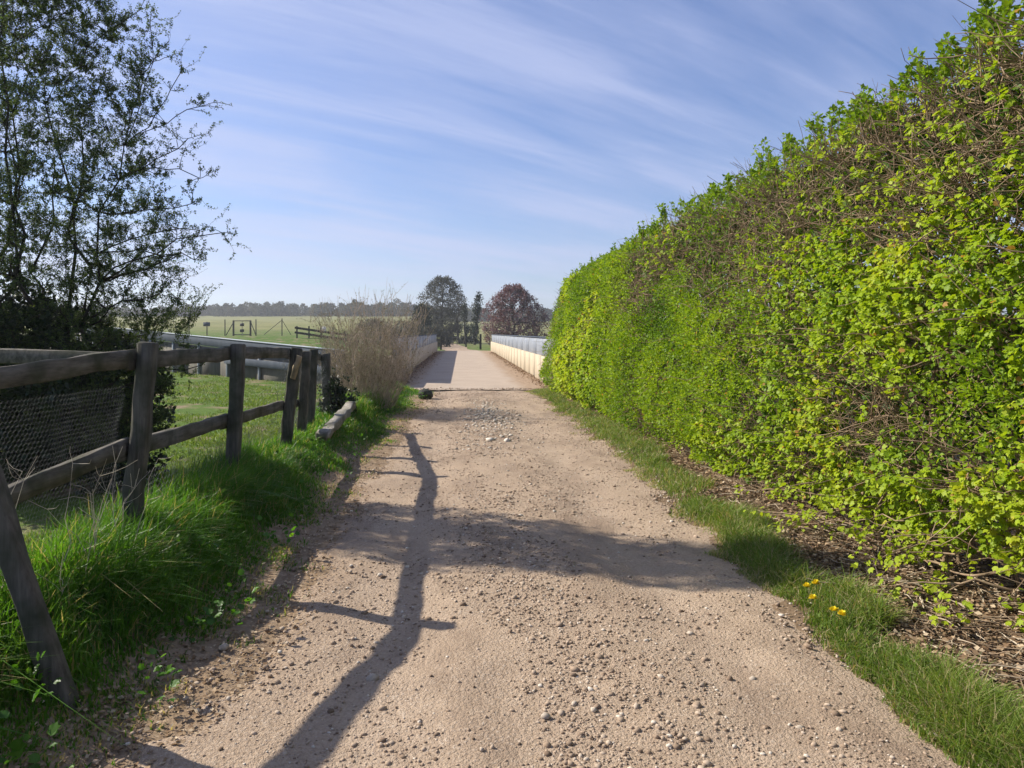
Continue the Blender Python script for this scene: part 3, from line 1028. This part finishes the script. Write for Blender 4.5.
# lane-side posts beyond the bridge
for px, d, h, w, lab in ((466, 84, 1.25, .17, 'short dark bollard standing in the lane beyond the bridge'), (480.5, 72, 1.5, .2, 'dark timber post by the far end of the right parapet'),
                         (441, 70, 1.3, .16, 'dark timber post by the far end of the left parapet')):
    b = gpt(px, d)
    V, F = beam(b - (0, 0, .1), b + (0, 0, h), w, w, up=(0, 1, 0), ch=.025, seg=3, jit=.004)
    setp(mesh('bollard', V, F, M['darkwood'], loc=b), lab, 'bollard')
lf = thing('lane_fence', gpt(452, 100), 'low post and wire fence along the lane beyond the bridge', 'fence')
P = [gpt(px, d) for px, d in ((446, 82), (449.5, 88), (453, 94), (457, 100), (461, 106), (466, 112), (472, 112))]
for b in P:
    V, F = beam(b - (0, 0, .1), b + (0, 0, 1.15), .11, .11, up=(0, 1, 0), seg=2, jit=.003)
    mesh('post', V, F, M['post'], lf)
for h in (.5, 1.0):
    Q = np.array([b + (0, 0, h) for b in P])[None]
    V, F = tubes(Q, np.full(Q.shape[:2], .012), 3)
    mesh('wire', V, F, M['wire'], lf)

# ------------------------------------------------------------------ hedge
rs = np.random.default_rng(77)
hedge = thing('clipped_hedge', (3.3, 10, 0), 'tall clipped hedge in bright spring leaf running along the right of the track', 'hedge')
HY0, HY1 = -1.5, 20.6


def h_top(y):
    return np.interp(y, [-2, 4.3, 6, 7.7, 12.8, 18.5, 20.6], [3.4, 3.37, 3.32, 3.27, 3.08, 2.93, 2.5])


def h_face(y):
    return np.interp(y, [-2, 3.5, 6, 12, 18, 20, 20.6], [2.56, 2.60, 2.54, 2.44, 2.22, 2.2, 2.6])


def h_bot(y):
    return np.interp(y, [0, 3.5, 5.5, 8, 14, 20], [.46, .40, .27, .11, .09, .08])


def hedge_pt(y, s):
    """s 0..1 up the front face, 1..1.6 over the top, to the back"""
    y, s = np.asarray(y, float), np.asarray(s, float)
    H, X0, B = h_top(y), h_face(y), h_bot(y)
    u = np.clip(s, 0, 1)
    z = B + (H - B) * u
    under = .30 * (1 - sstep(0, .16, u))
    x = X0 + under + .40 * u ** 1.3 + .10 * sstep(.85, 1, u)
    tt = np.clip(s - 1, 0, .6) / .6
    x = x + tt * 1.15
    z = z + .10 * np.sin(tt * np.pi) + 0 * x
    bump = (fbm(np.c_[y * .8, z * .9], 1.0, 12, 3) - .5)
    n = np.stack([-np.cos(tt * 1.4) - .0 * y, 0 * y, .12 + np.sin(tt * 1.4)], -1)
    endf = sstep(19.3, 20.6, y)
    n[:, 1] += endf * 1.2
    n = norm(n)
    P = np.stack([x, y, z], -1) + n * (bump * .46 + .16 * (fbm(np.c_[y, z], 2.6, 14, 2) - .5))[:, None]
    return P, n


def sample_y(n, k=1.0):
    """more samples near the camera"""
    u = rs.uniform(0, 1, n)
    a, b = math.log(HY0 + 4.0), math.log(HY1 + 4.0)
    y = np.exp(a + (b - a) * u) - 4.0
    return y


def patch(P):
    """which shrub of the mixed hedge grows here: 0 hawthorn .. 1 field maple, and how bare"""
    sp = fbm(np.c_[P[:, 1] * .55, P[:, 2] * .75], 1.0, 91, 2)
    bare = fbm(np.c_[P[:, 1] * .6, P[:, 2] * .9], 1.0, 55, 3)
    # the upper near third is twiggier; a brown gap near the far end
    u = (P[:, 2] - h_bot(P[:, 1])) / (h_top(P[:, 1]) - h_bot(P[:, 1]))
    bare = bare + .34 * sstep(.45, .85, u) * (1 - sstep(9, 15, P[:, 1])) + .35 * np.exp(-((P[:, 1] - 18.6) / .28) ** 2) * sstep(.1, .3, u) * (1 - sstep(.75, 1, u))
    bare = bare + .16 * sstep(7, 4.5, P[:, 1]) * sstep(.35, .6, u)
    maple = sp + .18 * sstep(9, 5, P[:, 1]) - .35 * np.exp(-((P[:, 1] - 4.1) / .7) ** 2) * (1 - sstep(.38, .5, u)) * sstep(.1, .2, u)
    return maple, bare


NC = 46000
y = sample_y(NC)
s = np.where(rs.random(NC) < .80, rs.uniform(0, 1, NC) , rs.uniform(1, 1.6, NC))
P, N = hedge_pt(y, s)
maple, bare = patch(P)
keep = rs.random(NC) > np.clip((bare - .46) * 3.6, 0, .86)
P, N, maple, bare, y, s = P[keep], N[keep], maple[keep], bare[keep], y[keep], s[keep]
ism = (maple > .52) & (rs.random(len(maple)) < .62) | (maple > .60) & (rs.random(len(maple)) < .2)
drop = (maple > .52) & ~ism & (rs.random(len(maple)) < .8)
P, N, maple, bare, y, s, ism = [v[~drop] for v in (P, N, maple, bare, y, s, ism)]
depth = rs.exponential(.11, len(P)) - .07
topf = sstep(.9, 1.05, s)
P = P - N * np.minimum(depth, .55)[:, None]
mbH = MB()
hk = fbm(np.c_[P[:, 1], P[:, 2]], 1.1, 23, 4)        # small hue drift from bush to bush
for flag, tm, n, size, spread in ((True, LEAFM, 10, .037, .036), (False, LEAF4, 11, .030, .055)):
    sel = ism == flag
    C, NN, yy_, kk, tp = P[sel], N[sel], y[sel], hk[sel], topf[sel]
    fars = 1 + .55 * sstep(6, 16, yy_)               # a few larger leaves stand for many far away
    C, NN, fars, kk, tp = [np.repeat(v, n, 0) for v in (C, NN, fars, kk, tp)]
    D_ = rs.normal(0, 1, C.shape) * .8 + NN * .7
    if flag:
        D_[:, 2] -= .7
        nrmv = NN * .8 + np.array([0, 0, .9]) + rs.normal(0, .45, C.shape)
    else:
        D_[:, 2] += .25
        nrmv = NN * .7 + np.array([0, 0, .6]) + rs.normal(0, .6, C.shape)
    D_ = norm(D_)
    pos = C + D_ * rs.uniform(.1, 1, (len(C), 1)) * spread * fars[:, None]
    V, F, m = leaves(pos, D_, nrmv, rs.uniform(.55, 1.2, len(C)) * size * fars, tm)
    cl = np.repeat(rs.normal(0, .07, len(C) // n), n)
    t = (.62 if flag else .42) + (kk - .5) * .6 + cl + rs.normal(0, .05, len(C))
    t = np.clip(t, 0, .9)
    t = np.where(rs.random(len(C)) < (.02 if flag else .012), 1.0, t)
    mbH.add(V, F, np.repeat(t, m))
# fill leaves deep inside, inner shade put into their darker tint, so the hedge is closed from front to back
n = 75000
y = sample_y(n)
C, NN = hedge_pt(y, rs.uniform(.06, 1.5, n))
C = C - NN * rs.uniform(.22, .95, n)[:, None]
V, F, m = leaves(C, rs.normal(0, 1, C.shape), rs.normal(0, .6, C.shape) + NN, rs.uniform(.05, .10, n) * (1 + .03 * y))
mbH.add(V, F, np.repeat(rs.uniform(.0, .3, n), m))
# upright shoots breaking the clipped top
nsht = 900
y = sample_y(nsht)
A, N0 = hedge_pt(y, rs.uniform(.92, 1.4, nsht))
L = rs.uniform(.06, .26, nsht) * np.where(y < 8, 1.15, .8)
B = A + np.c_[rs.normal(-.02, .06, nsht), rs.normal(0, .07, nsht), L]
sp_ = curve(A - (0, 0, .1), B, 6, rs, .05, 0)
V, F, t = tufts(sp_, 9, 4, .025, .044, rs, .9, tlo=.35)
mbH.add(V, F, t * .35 + .22)
mbH.build('foliage', M['hedge'], hedge)

tb = MB()
V, F = tubes(sp_, np.linspace(.004, .0016, 6)[None] * np.ones((nsht, 1)), 3)
tb.add(V, F)
# twigs just under and through the leaves, thicker where the hedge is bare
nt_ = 32000
y = sample_y(nt_)
A, N0 = hedge_pt(y, rs.uniform(0.0, 1.35, nt_))
mp, br_ = patch(A)
k = rs.random(nt_) < np.clip(.24 + (br_ - .40) * 3.4, .16, 1)
A, N0, y, br_ = A[k], N0[k], y[k], br_[k]
n = len(A)
A = A - N0 * (rs.uniform(.05, .45, n) + .22 * (A[:, 2] > h_top(y) - .12))[:, None]
dirn = norm(N0 * rs.uniform(.0, .9, (n, 1)) + rs.normal(0, .55, (n, 3)) + np.array([0, 0, .35]))
B = A + dirn * (rs.uniform(.12, .55, n) * 1.0)[:, None]
Pp = curve(A, B, 6, rs, .07, 0)
r0 = rs.uniform(.002, .0055, n)
V, F = tubes(Pp, r0[:, None] * np.linspace(1.1, .4, 6)[None], 4)
tb.add(V, F)
# inner framework: upright stems and heavier boughs
nb = 420
y = rs.uniform(HY0, HY1 - .5, nb)
A = np.c_[h_face(y) + rs.uniform(.45, 1.0, nb), y, np.full(nb, -.05)]
B = A + np.c_[np.abs(rs.normal(.05, .25, nb)), rs.normal(0, .5, nb), rs.uniform(1.4, 2.7, nb)]
V, F = tubes(curve(A, B, 9, rs, .05, 0), rs.uniform(.009, .022, nb)[:, None] * np.linspace(1, .35, 9)[None], 5)
tb.add(V, F)
nb = 900
y = sample_y(nb)
A, N0 = hedge_pt(y, rs.uniform(.08, 1.0, nb))
A = A - N0 * rs.uniform(.3, .7, (nb, 1))
B = A + norm(N0 * .6 + rs.normal(0, .6, (nb, 3))) * rs.uniform(.4, .9, nb)[:, None]
V, F = tubes(curve(A, B, 8, rs, .07, -.04), rs.uniform(.004, .009, nb)[:, None] * np.linspace(1, .3, 8)[None], 4)
tb.add(V, F)
# long low pale sticks at the near foot
nb = 60
y = rs.uniform(2.6, 6.5, nb)
A = np.c_[h_face(y) + rs.uniform(.3, .6, nb), y, rs.uniform(.08, .45, nb)]
B = A + np.c_[rs.uniform(-.55, -.1, nb), rs.normal(0, .35, nb), rs.uniform(-.18, .25, nb)]
B[:, 2] = np.maximum(B[:, 2], .14)
V, F = tubes(curve(A, B, 8, rs, .08, 0), rs.uniform(.004, .011, nb)[:, None] * np.linspace(1, .4, 8)[None], 5)
tb.add(V, F)
tb.build('branches', M['hedgetwig'], hedge)
# drooping sprigs on those low sticks
C = np.repeat(np.concatenate([B, A * .4 + B * .6]), 14, 0) + rs.normal(0, .035, (28 * nb, 3))
sel = rs.random(len(C)) < .75
C = C[sel]
D_ = rs.normal(0, 1, C.shape) * .8 + np.array([-.6, -.2, -.5])
V, F, m = leaves(C, D_, rs.normal(0, .4, C.shape) + (-.6, 0, 1), rs.uniform(.02, .05, len(C)), LEAFM)
mesh('sprigs', V, F, M['hedge'], hedge, tint=np.repeat(np.clip(rs.normal(.72, .07, len(C)), 0, .9), m))

# ------------------------------------------------------------------ grass (uncountable)
rs = np.random.default_rng(99)


def logy(n, a, b, k=2.0):
    return (a + k) * ((b + k) / (a + k)) ** rs.uniform(0, 1, n) - k


# long lush bank at the left
n = 105000
y = logy(n, 1.4, 20.5, .5)
lo = edge_l(y) + .16
hi = np.where(y < 12.5, -2.5, -2.7)
x = lo + (hi - lo) * rs.uniform(0, 1, n)
w = (lo - .36 - x)                                                     # metres in from the track edge
clump = fbm(np.c_[x, y], 2.2, 71, 3)
dens = sstep(.0, .30, w + (clump - .5) * .8) + .35 * sstep(.60, .70, fbm(np.c_[x, y], 5.0, 73, 2)) * sstep(-.3, -.05, w)
dens = dens * (1 - .5 * sstep(-2.25, -2.45, x))
k = rs.random(n) < dens
x, y, w, clump = x[k], y[k], w[k], clump[k]
P = np.c_[x, y, gz(x, y) - .01]
ht = (.05 + .28 * sstep(.1, .85, w) * (.5 + clump)) * rs.uniform(.55, 1.2, len(x)) * (1 - .35 * sstep(13, 18, y)) * (1 - .15 * np.exp(-((y - 2.75) / .45) ** 2) * sstep(-1.9, -1.6, x)) * (1 - .55 * sstep(8.0, 8.8, y) * sstep(13, 12, y) * sstep(-1.35, -1.6, x))
ca = fbm(np.c_[x, y], 1.3, 72, 2) * 12
lean = np.c_[np.cos(ca), np.sin(ca)] * .45 + np.array([.28, -.2]) + rs.normal(0, .6, (len(x), 2))
lean = lean * (ht * rs.uniform(.35, .95, len(x)))[:, None]
wd = rs.uniform(.0055, .0095, len(x)) * (1 + .05 * y)
V, F = blades(P, ht, lean, wd, rs, .7)
t = np.clip(.15 + clump * .7 + rs.normal(0, .13, len(x)), 0, .9)
t = np.where(rs.random(len(x)) < .08 + .4 * sstep(.25, .0, w), 1.0, t)
setp(mesh('bank_grass', V, F, M['grass'], tint=np.repeat(t, 6)), kind='stuff')

n = 80
y = logy(n, 1.6, 19, .5)
x = edge_l(y) - rs.uniform(.05, 1.0, n)
C = np.repeat(np.c_[x, y, gz(x, y) + .03], 9, 0)
a = rs.uniform(0, 6.28, len(C))
el_ = rs.uniform(.2, 1.2, len(C))
D_ = np.c_[np.cos(a) * np.cos(el_), np.sin(a) * np.cos(el_), np.sin(el_)]
pos = C + D_ * rs.uniform(.0, .14, (len(C), 1)) + np.c_[np.zeros((len(C), 2)), rs.uniform(0, .12, len(C))]
V, F, m = leaves(pos, D_, rs.normal(0, .3, C.shape) + (0, 0, 1), rs.uniform(.022, .05, len(C)), LEAFM)
setp(mesh('bank_weeds', V, F, M['grass'], tint=np.repeat(np.clip(rs.normal(.4, .15, len(C)), 0, .8), m)), kind='stuff')

# short strip between track and hedge
n = 100000
y = logy(n, 1.5, 20.3, .5)
er_ = edge_r(y)
wid = np.interp(y, [0, 3, 4, 7, 11, 16, 20], [.30, .30, .36, .40, .62, .62, .45])
q = rs.uniform(-.5, 1.12, n)
x = er_ - .05 + q * wid
clump = fbm(np.c_[x, y], 3.0, 81, 3)
edge = np.minimum(q + .32, 1.12 - q)
k = rs.random(n) < sstep(.06, .42, edge + (clump - .5) * 1.3) * (.25 + .75 * sstep(.30, .48, fbm(np.c_[x, y], 1.7, 88, 3)))
x, y, q, clump = x[k], y[k], q[k], clump[k]
P = np.c_[x, y, gz(x, y) - .005]
ht = (.05 + .13 * clump * sstep(-.1, .4, q) * np.interp(y, [2, 4, 9, 20], [1.6, 1.25, .7, .6])) * rs.uniform(.5, 1.25, len(x))
lean = (rs.normal(0, .6, (len(x), 2)) + np.array([.15, -.1])) * ht[:, None]
V, F = blades(P, ht, lean, rs.uniform(.003, .0055, len(x)) * (1 + .08 * y), rs, .5)
t = np.clip(.25 + clump * .6 + rs.normal(0, .15, len(x)), 0, .95)
t = np.where(rs.random(len(x)) < .17 + .3 * sstep(.15, -.15, q), 1.0, t)
setp(mesh('verge_grass', V, F, M['shortgrass'], tint=np.repeat(t, 6)), kind='stuff')

# grazed paddock behind the fence
n = 150000
y = logy(n, 2.5, 34, 1.0)
x = -2.45 - rs.uniform(0, 1, n) ** 1.2 * (2.5 + y * .55)
clump = fbm(np.c_[x, y], 1.1, 84, 4)
lim = 21.7 + (-3.3 - x)
k = (rs.random(n) < 1 - sstep(.52, .64, clump)) & (y < lim + .2)
x, y, clump = x[k], y[k], clump[k]
P = np.c_[x, y, gz(x, y) - .005]
ht = rs.uniform(.025, .075, len(x)) * (1 + .6 * sstep(.45, .3, clump))
V, F = blades(P, ht, rs.normal(0, .6, (len(x), 2)) * ht[:, None], rs.uniform(.004, .008, len(x)) * (1 + .10 * y), rs, .5)
t = np.clip(.6 - clump * .4 + rs.normal(0, .2, len(x)), 0, 1)
setp(mesh('paddock_grass', V, F, M['fieldgrass'], tint=np.repeat(t, 6)), kind='stuff')

# ------------------------------------------------------------------ dead stalks by the wire
dw = thing('dead_weed', (-2.05, 3.75, .15), 'pale dead weed stalks standing against the chicken wire', 'weed')
ns = 14
A = np.c_[rs.normal(-2.02, .09, ns), rs.uniform(3.45, 4.35, ns), np.full(ns, .15)]
B = A + np.c_[rs.normal(.0, .1, ns), rs.normal(0, .14, ns), rs.uniform(.35, .85, ns)]
Ps = curve(A, B, 7, rs, .05, 0)
mb = MB()
V, F = tubes(Ps, np.linspace(.003, .0012, 7)[None] * np.ones((ns, 1)), 4)
mb.add(V, F, .7)
j = rs.integers(0, ns, 40)
b0 = Ps[j, rs.integers(3, 7, 40)]
V, F = tubes(curve(b0, b0 + np.c_[rs.normal(0, .07, 40), rs.normal(0, .07, 40), rs.uniform(.02, .12, 40)], 4, rs, .08, 0), np.linspace(.0018, .001, 4)[None] * np.ones((40, 1)), 3)
mb.add(V, F, .6)
mb.build('stalks', M['drygrass'], dw)

# ------------------------------------------------------------------ dandelions
dl = ['highest dandelion on the left of the verge cluster', 'dandelion just right of the highest verge bloom', 'small low dandelion under the upper pair in the verge',
      'dandelion on the left of the lower verge pair', 'lowest dandelion on the right of the verge cluster']
for (px, py), lab in zip(((807, 587), (816, 584), (813, 599), (834, 611), (842, 615)), dl):
    d = (EYE - .19) * F_PX / (py - VY)
    h = at(px, py, d)
    g0 = float(gz(np.array([h[0]]), np.array([h[1]]))[0])
    root = thing('dandelion', (h[0], h[1], g0), 'yellow ' + lab, 'flower', 'dandelions in the right verge')
    P = curve(np.array([[h[0], h[1], g0 - .01]]), h[None], 6, rs, .05, 0)
    V, F = tubes(P, np.full((1, 6), .0025), 5)
    mesh('stem', V, F, M['shortgrass'], root, tint=np.full(len(V), .4))
    npet = 60
    a = rs.uniform(0, 6.28, npet)
    e = rs.uniform(.15, 1.2, npet)
    Dp = np.c_[np.cos(a) * np.cos(e), np.sin(a) * np.cos(e), np.sin(e)]
    V, F, m = leaves(np.repeat(h[None], npet, 0), Dp, np.c_[np.cos(a) * -.3, np.sin(a) * -.3, np.ones(npet)] + rs.normal(0, .1, (npet, 3)), rs.uniform(.02, .029, npet))
    mesh('flower_head', V, F, M['yellow'], root, tint=np.repeat(rs.uniform(0, 1, npet), m))

# ------------------------------------------------------------------ loose stones, litter, sticks
n = 95000
y = logy(n, 1.8, 20.3, .3)
el, er = edge_l(y), edge_r(y)
u = rs.uniform(-.04, 1.03, n)
x = el + (er - el) * u
pat = fbm(np.c_[x, y * .6], 2.0, 15, 3)
crown = np.exp(-((x - .42 - .08 * np.sin(y)) / .42) ** 2) + .7 * np.exp(-((u - .98) / .06) ** 2) + .35
k = rs.random(n) < np.clip(crown * sstep(.36, .62, pat) * .95 + .07, 0, 1)
x, y = x[k], y[k]
S = np.exp(rs.normal(math.log(.0048), .52, len(x)))
S = np.clip(S, .002, .02) * (1 + .02 * y)
V, F = stones(np.c_[x, y, track_z(x, y) + S * .12], S, rs)
setp(mesh('gravel', V, F, M['stone'], tint=np.repeat(np.clip(rs.normal(.5, .25, len(x)), 0, 1), 12)), kind='stuff')
n = 1100
y = rs.normal(13.9, 1.7, n)
x = .52 + rs.normal(0, .26, n) * (1 - .2 * (y - 13) / 4)
k = (y > 8.5) & (y < 19.5)
x, y = x[k], y[k]
S = np.clip(np.exp(rs.normal(math.log(.017), .42, len(x))), .008, .06)
V, F = stones(np.c_[x, y, track_z(x, y) + S * .1], S, rs)
setp(mesh('rubble', V, F, M['palestone'], tint=np.repeat(np.clip(rs.normal(.5, .28, len(x)), 0, 1), 12)), kind='stuff')
n = 420
y = DECK0 + .05 + np.abs(rs.normal(0, .3, n))
x = rs.uniform(-1.3, 2.2, n)
S = np.clip(np.exp(rs.normal(math.log(.013), .45, n)), .006, .04)
V, F = stones(np.c_[x, y, np.full(n, .033) + S * .25], S, rs)
setp(mesh('grit', V, F, M['stone'], tint=np.repeat(rs.uniform(.2, .8, n), 12)), kind='stuff')
# a few bigger loose stones, each its own
for i, (px, py, sz, lab) in enumerate(((372, 678, .032, 'grey fist sized stone lying in the sun beside the fence shadow'), (545, 720, .022, 'small tan stone at the bottom middle of the track'),
                                       (753, 678, .02, 'small stone on the right wheel track below the dandelions'), (224, 651, .03, 'buff stone at the foot of the left grassy bank'), (800, 727, .018, 'pale pebble at the bottom right of the track'))):
    d = EYE * F_PX / (py - VY)
    p = at(px, py, d)
    p[2] = float(gz(p[:1], p[1:2])[0]) + .008 + sz * .3
    V = ICO_V * rs.uniform(.8, 1.2, (12, 1)) * sz * np.array([1.1, .9, .7]) + p
    setp(mesh('stone', V, ICO_F, M['palestone'], tint=np.full(12, .35), loc=p), lab, 'stone', 'loose stones on the track')
# dry leaf litter and twigs under the hedge
n = 42000
y = logy(n, 1.5, 20.3, .5)
wid = np.interp(y, [0, 3, 4, 7, 11, 16, 20], [.36, .38, .48, .5, .75, .72, .5])
x = edge_r(y) + wid * rs.uniform(.1, 1.0, n) + rs.uniform(0, 1, n) ** 1.3 * 1.05
P = np.c_[x, y, gz(x, y) + rs.uniform(.0, .03, n)]
D_ = norm(np.c_[rs.normal(0, 1, (n, 2)), rs.normal(0, .25, n)])
V, F, m = leaves(P, D_, rs.normal(0, .5, (n, 3)) + (0, 0, 1), rs.uniform(.010, .036, n) * (1 + .05 * y))
mbL = MB().add(V, F, np.repeat(rs.uniform(0, 1, n), m))
n = 7000
y = logy(n, 1.5, 20, .5)
x = edge_l(y) + rs.uniform(-.5, .16, n)
V, F, m = leaves(np.c_[x, y, gz(x, y) + .012], norm(np.c_[rs.normal(0, 1, (n, 2)), rs.normal(0, .2, n)]), rs.normal(0, .4, (n, 3)) + (0, 0, 1), rs.uniform(.010, .034, n))
mbL.add(V, F, np.repeat(rs.uniform(.3, 1, n), m))
# leaves drifted along the parapet feet
n = 5000
y = rs.uniform(20.6, 60, n)
sd = rs.random(n) < .5
x = np.where(sd, WL + np.abs(rs.normal(0, .28, n)) + .02, WR - np.abs(rs.normal(0, .22, n)) - .02)
V, F, m = leaves(np.c_[x, y, np.full(n, .05)], norm(np.c_[rs.normal(0, 1, (n, 2)), rs.normal(0, .2, n)]), rs.normal(0, .4, (n, 3)) + (0, 0, 1), rs.uniform(.03, .08, n))
mbL.add(V, F, np.repeat(rs.uniform(.1, .8, n), m))
setp(mbL.build('leaf_litter', M['litter']), kind='stuff')
n = 3200
y = logy(n, 1.6, 18, .5)
wid = np.interp(y, [0, 3, 4, 7, 11, 16, 20], [.36, .38, .48, .5, .75, .72, .5])
x = edge_r(y) + wid * rs.uniform(.8, 1.2, n) + rs.uniform(0, 1, n) * .8
A = np.c_[x, y, gz(x, y) + rs.uniform(.005, .04, n)]
an = rs.uniform(0, 6.28, n)
L = rs.uniform(.06, .34, n)
B = A + np.c_[np.cos(an) * L, np.sin(an) * L, rs.normal(0, .02, n)]
V, F = tubes(curve(A, B, 5, rs, .05, 0), rs.uniform(.0015, .006, n)[:, None] * np.linspace(1, .5, 5)[None], 4)
setp(mesh('fallen_sticks', V, F, M['stick'], tint=np.repeat(rs.uniform(0, 1, n), 20)), kind='stuff')

# ------------------------------------------------------------------ air
V, F = box(-1000, 1000, -40, 1600, -7, 80)
m, nt, out = new_mat('haze')
pv = nd(nt, 'ShaderNodeVolumePrincipled', Density=.0006, Anisotropy=.3)
pv.inputs['Color'].default_value = (.93, .96, 1, 1)
nt.links.new(pv.outputs[0], out.inputs['Volume'])
HAZE = True
if HAZE:
    setp(mesh('haze', V, F, m), kind='stuff')

# ------------------------------------------------------------------ light and sky
to_sun = norm(np.array([-1.27, .50, 1.0]))
elev = math.asin(to_sun[2])
azim = math.atan2(to_sun[0], to_sun[1])          # clockwise from +Y
sun = bpy.data.lights.new('sun', 'SUN')
sun.energy = 4.8
sun.angle = math.radians(.5)
sun.color = (1, .935, .82)
so = bpy.data.objects.new('sun', sun)
so.rotation_euler = Vector(to_sun).to_track_quat('Z', 'Y').to_euler()
so.location = (-20, 10, 30)
COL.objects.link(so)

W = bpy.data.worlds.new('World')
sc.world = W
W.use_nodes = True
nt = W.node_tree
for n in list(nt.nodes):
    nt.nodes.remove(n)
out = nt.nodes.new('ShaderNodeOutputWorld')
bg = nd(nt, 'ShaderNodeBackground', Strength=.074)
sky = nt.nodes.new('ShaderNodeTexSky')
sky.sky_type = 'NISHITA'
sky.sun_disc = False
sky.sun_elevation = elev
sky.sun_rotation = azim
sky.air_density = 1.0
sky.dust_density = .4
sky.ozone_density = 4.0
tc = nt.nodes.new('ShaderNodeTexCoord')
sx = nt.nodes.new('ShaderNodeSeparateXYZ')
nt.links.new(tc.outputs['Generated'], sx.inputs[0])
zz = math_n(nt, 'ADD', math_n(nt, 'MAXIMUM', sx.outputs[2], 0.0), .16)
cx = nt.nodes.new('ShaderNodeCombineXYZ')
nt.links.new(math_n(nt, 'DIVIDE', sx.outputs[0], zz), cx.inputs[0])
nt.links.new(math_n(nt, 'DIVIDE', sx.outputs[1], zz), cx.inputs[1])
turn = scaled(nt, cx.outputs[0], (1, 1, 1), (0, 0, math.radians(-32)))
v1 = scaled(nt, turn, (.42, 1.7, 1))
n1 = noise_node(nt, v1, 1.1, 7, .55, .5)
v2 = scaled(nt, turn, (.7, 4.6, 1))
n2 = noise_node(nt, v2, 1.3, 6, .6, .4)
cl = math_n(nt, 'ADD', math_n(nt, 'MULTIPLY', n1, .68), math_n(nt, 'MULTIPLY', n2, .32))
cf = ramp(nt, cl, [(.38, (0.0, .0, .0)), (.47, (.25, .25, .25)), (.54, (.55, .55, .55)), (.66, (.85, .85, .85))])
up = math_n(nt, 'MULTIPLY', sx.outputs[2], 12.0, True)
cf = math_n(nt, 'MULTIPLY', cf, up)
low = ramp(nt, sx.outputs[2], [(0, (.62, .76, 1.0)), (.12, (.74, .85, 1.10)), (.35, (.90, .94, 1.18))])
blue = mixc(nt, 1.0, sky.outputs[0], low, 'MULTIPLY')
mix = mixc(nt, cf, blue, (4.3, 4.85, 7.2))
nt.links.new(mix, bg.inputs['Color'])
nt.links.new(bg.outputs[0], out.inputs['Surface'])

# ------------------------------------------------------------------ camera and render settings
cam = bpy.data.cameras.new('camera')
cam.sensor_fit = 'HORIZONTAL'
cam.sensor_width = 36
cam.lens = 36 * F_PX / 1024
cam.shift_x = (512 - VX) / 1024
cam.shift_y = -(384 - VY) / 1024
cam.clip_start = .05
cam.clip_end = 5000
co = bpy.data.objects.new('camera', cam)
co.location = (0, 0, EYE)
co.rotation_euler = (math.radians(90), 0, 0)
COL.objects.link(co)
sc.camera = co
vs = sc.view_settings
vs.view_transform = 'Standard'
vs.look = 'None'
vs.exposure = 0.78
vs.gamma = 1.0
vs.use_curve_mapping = False
cy = sc.cycles
cy.max_bounces = 6
cy.diffuse_bounces = 3
cy.transmission_bounces = 4
cy.volume_bounces = 0
cy.transparent_max_bounces = 4
cy.use_denoising = True
cy.use_adaptive_sampling = True
cy.adaptive_threshold = .02
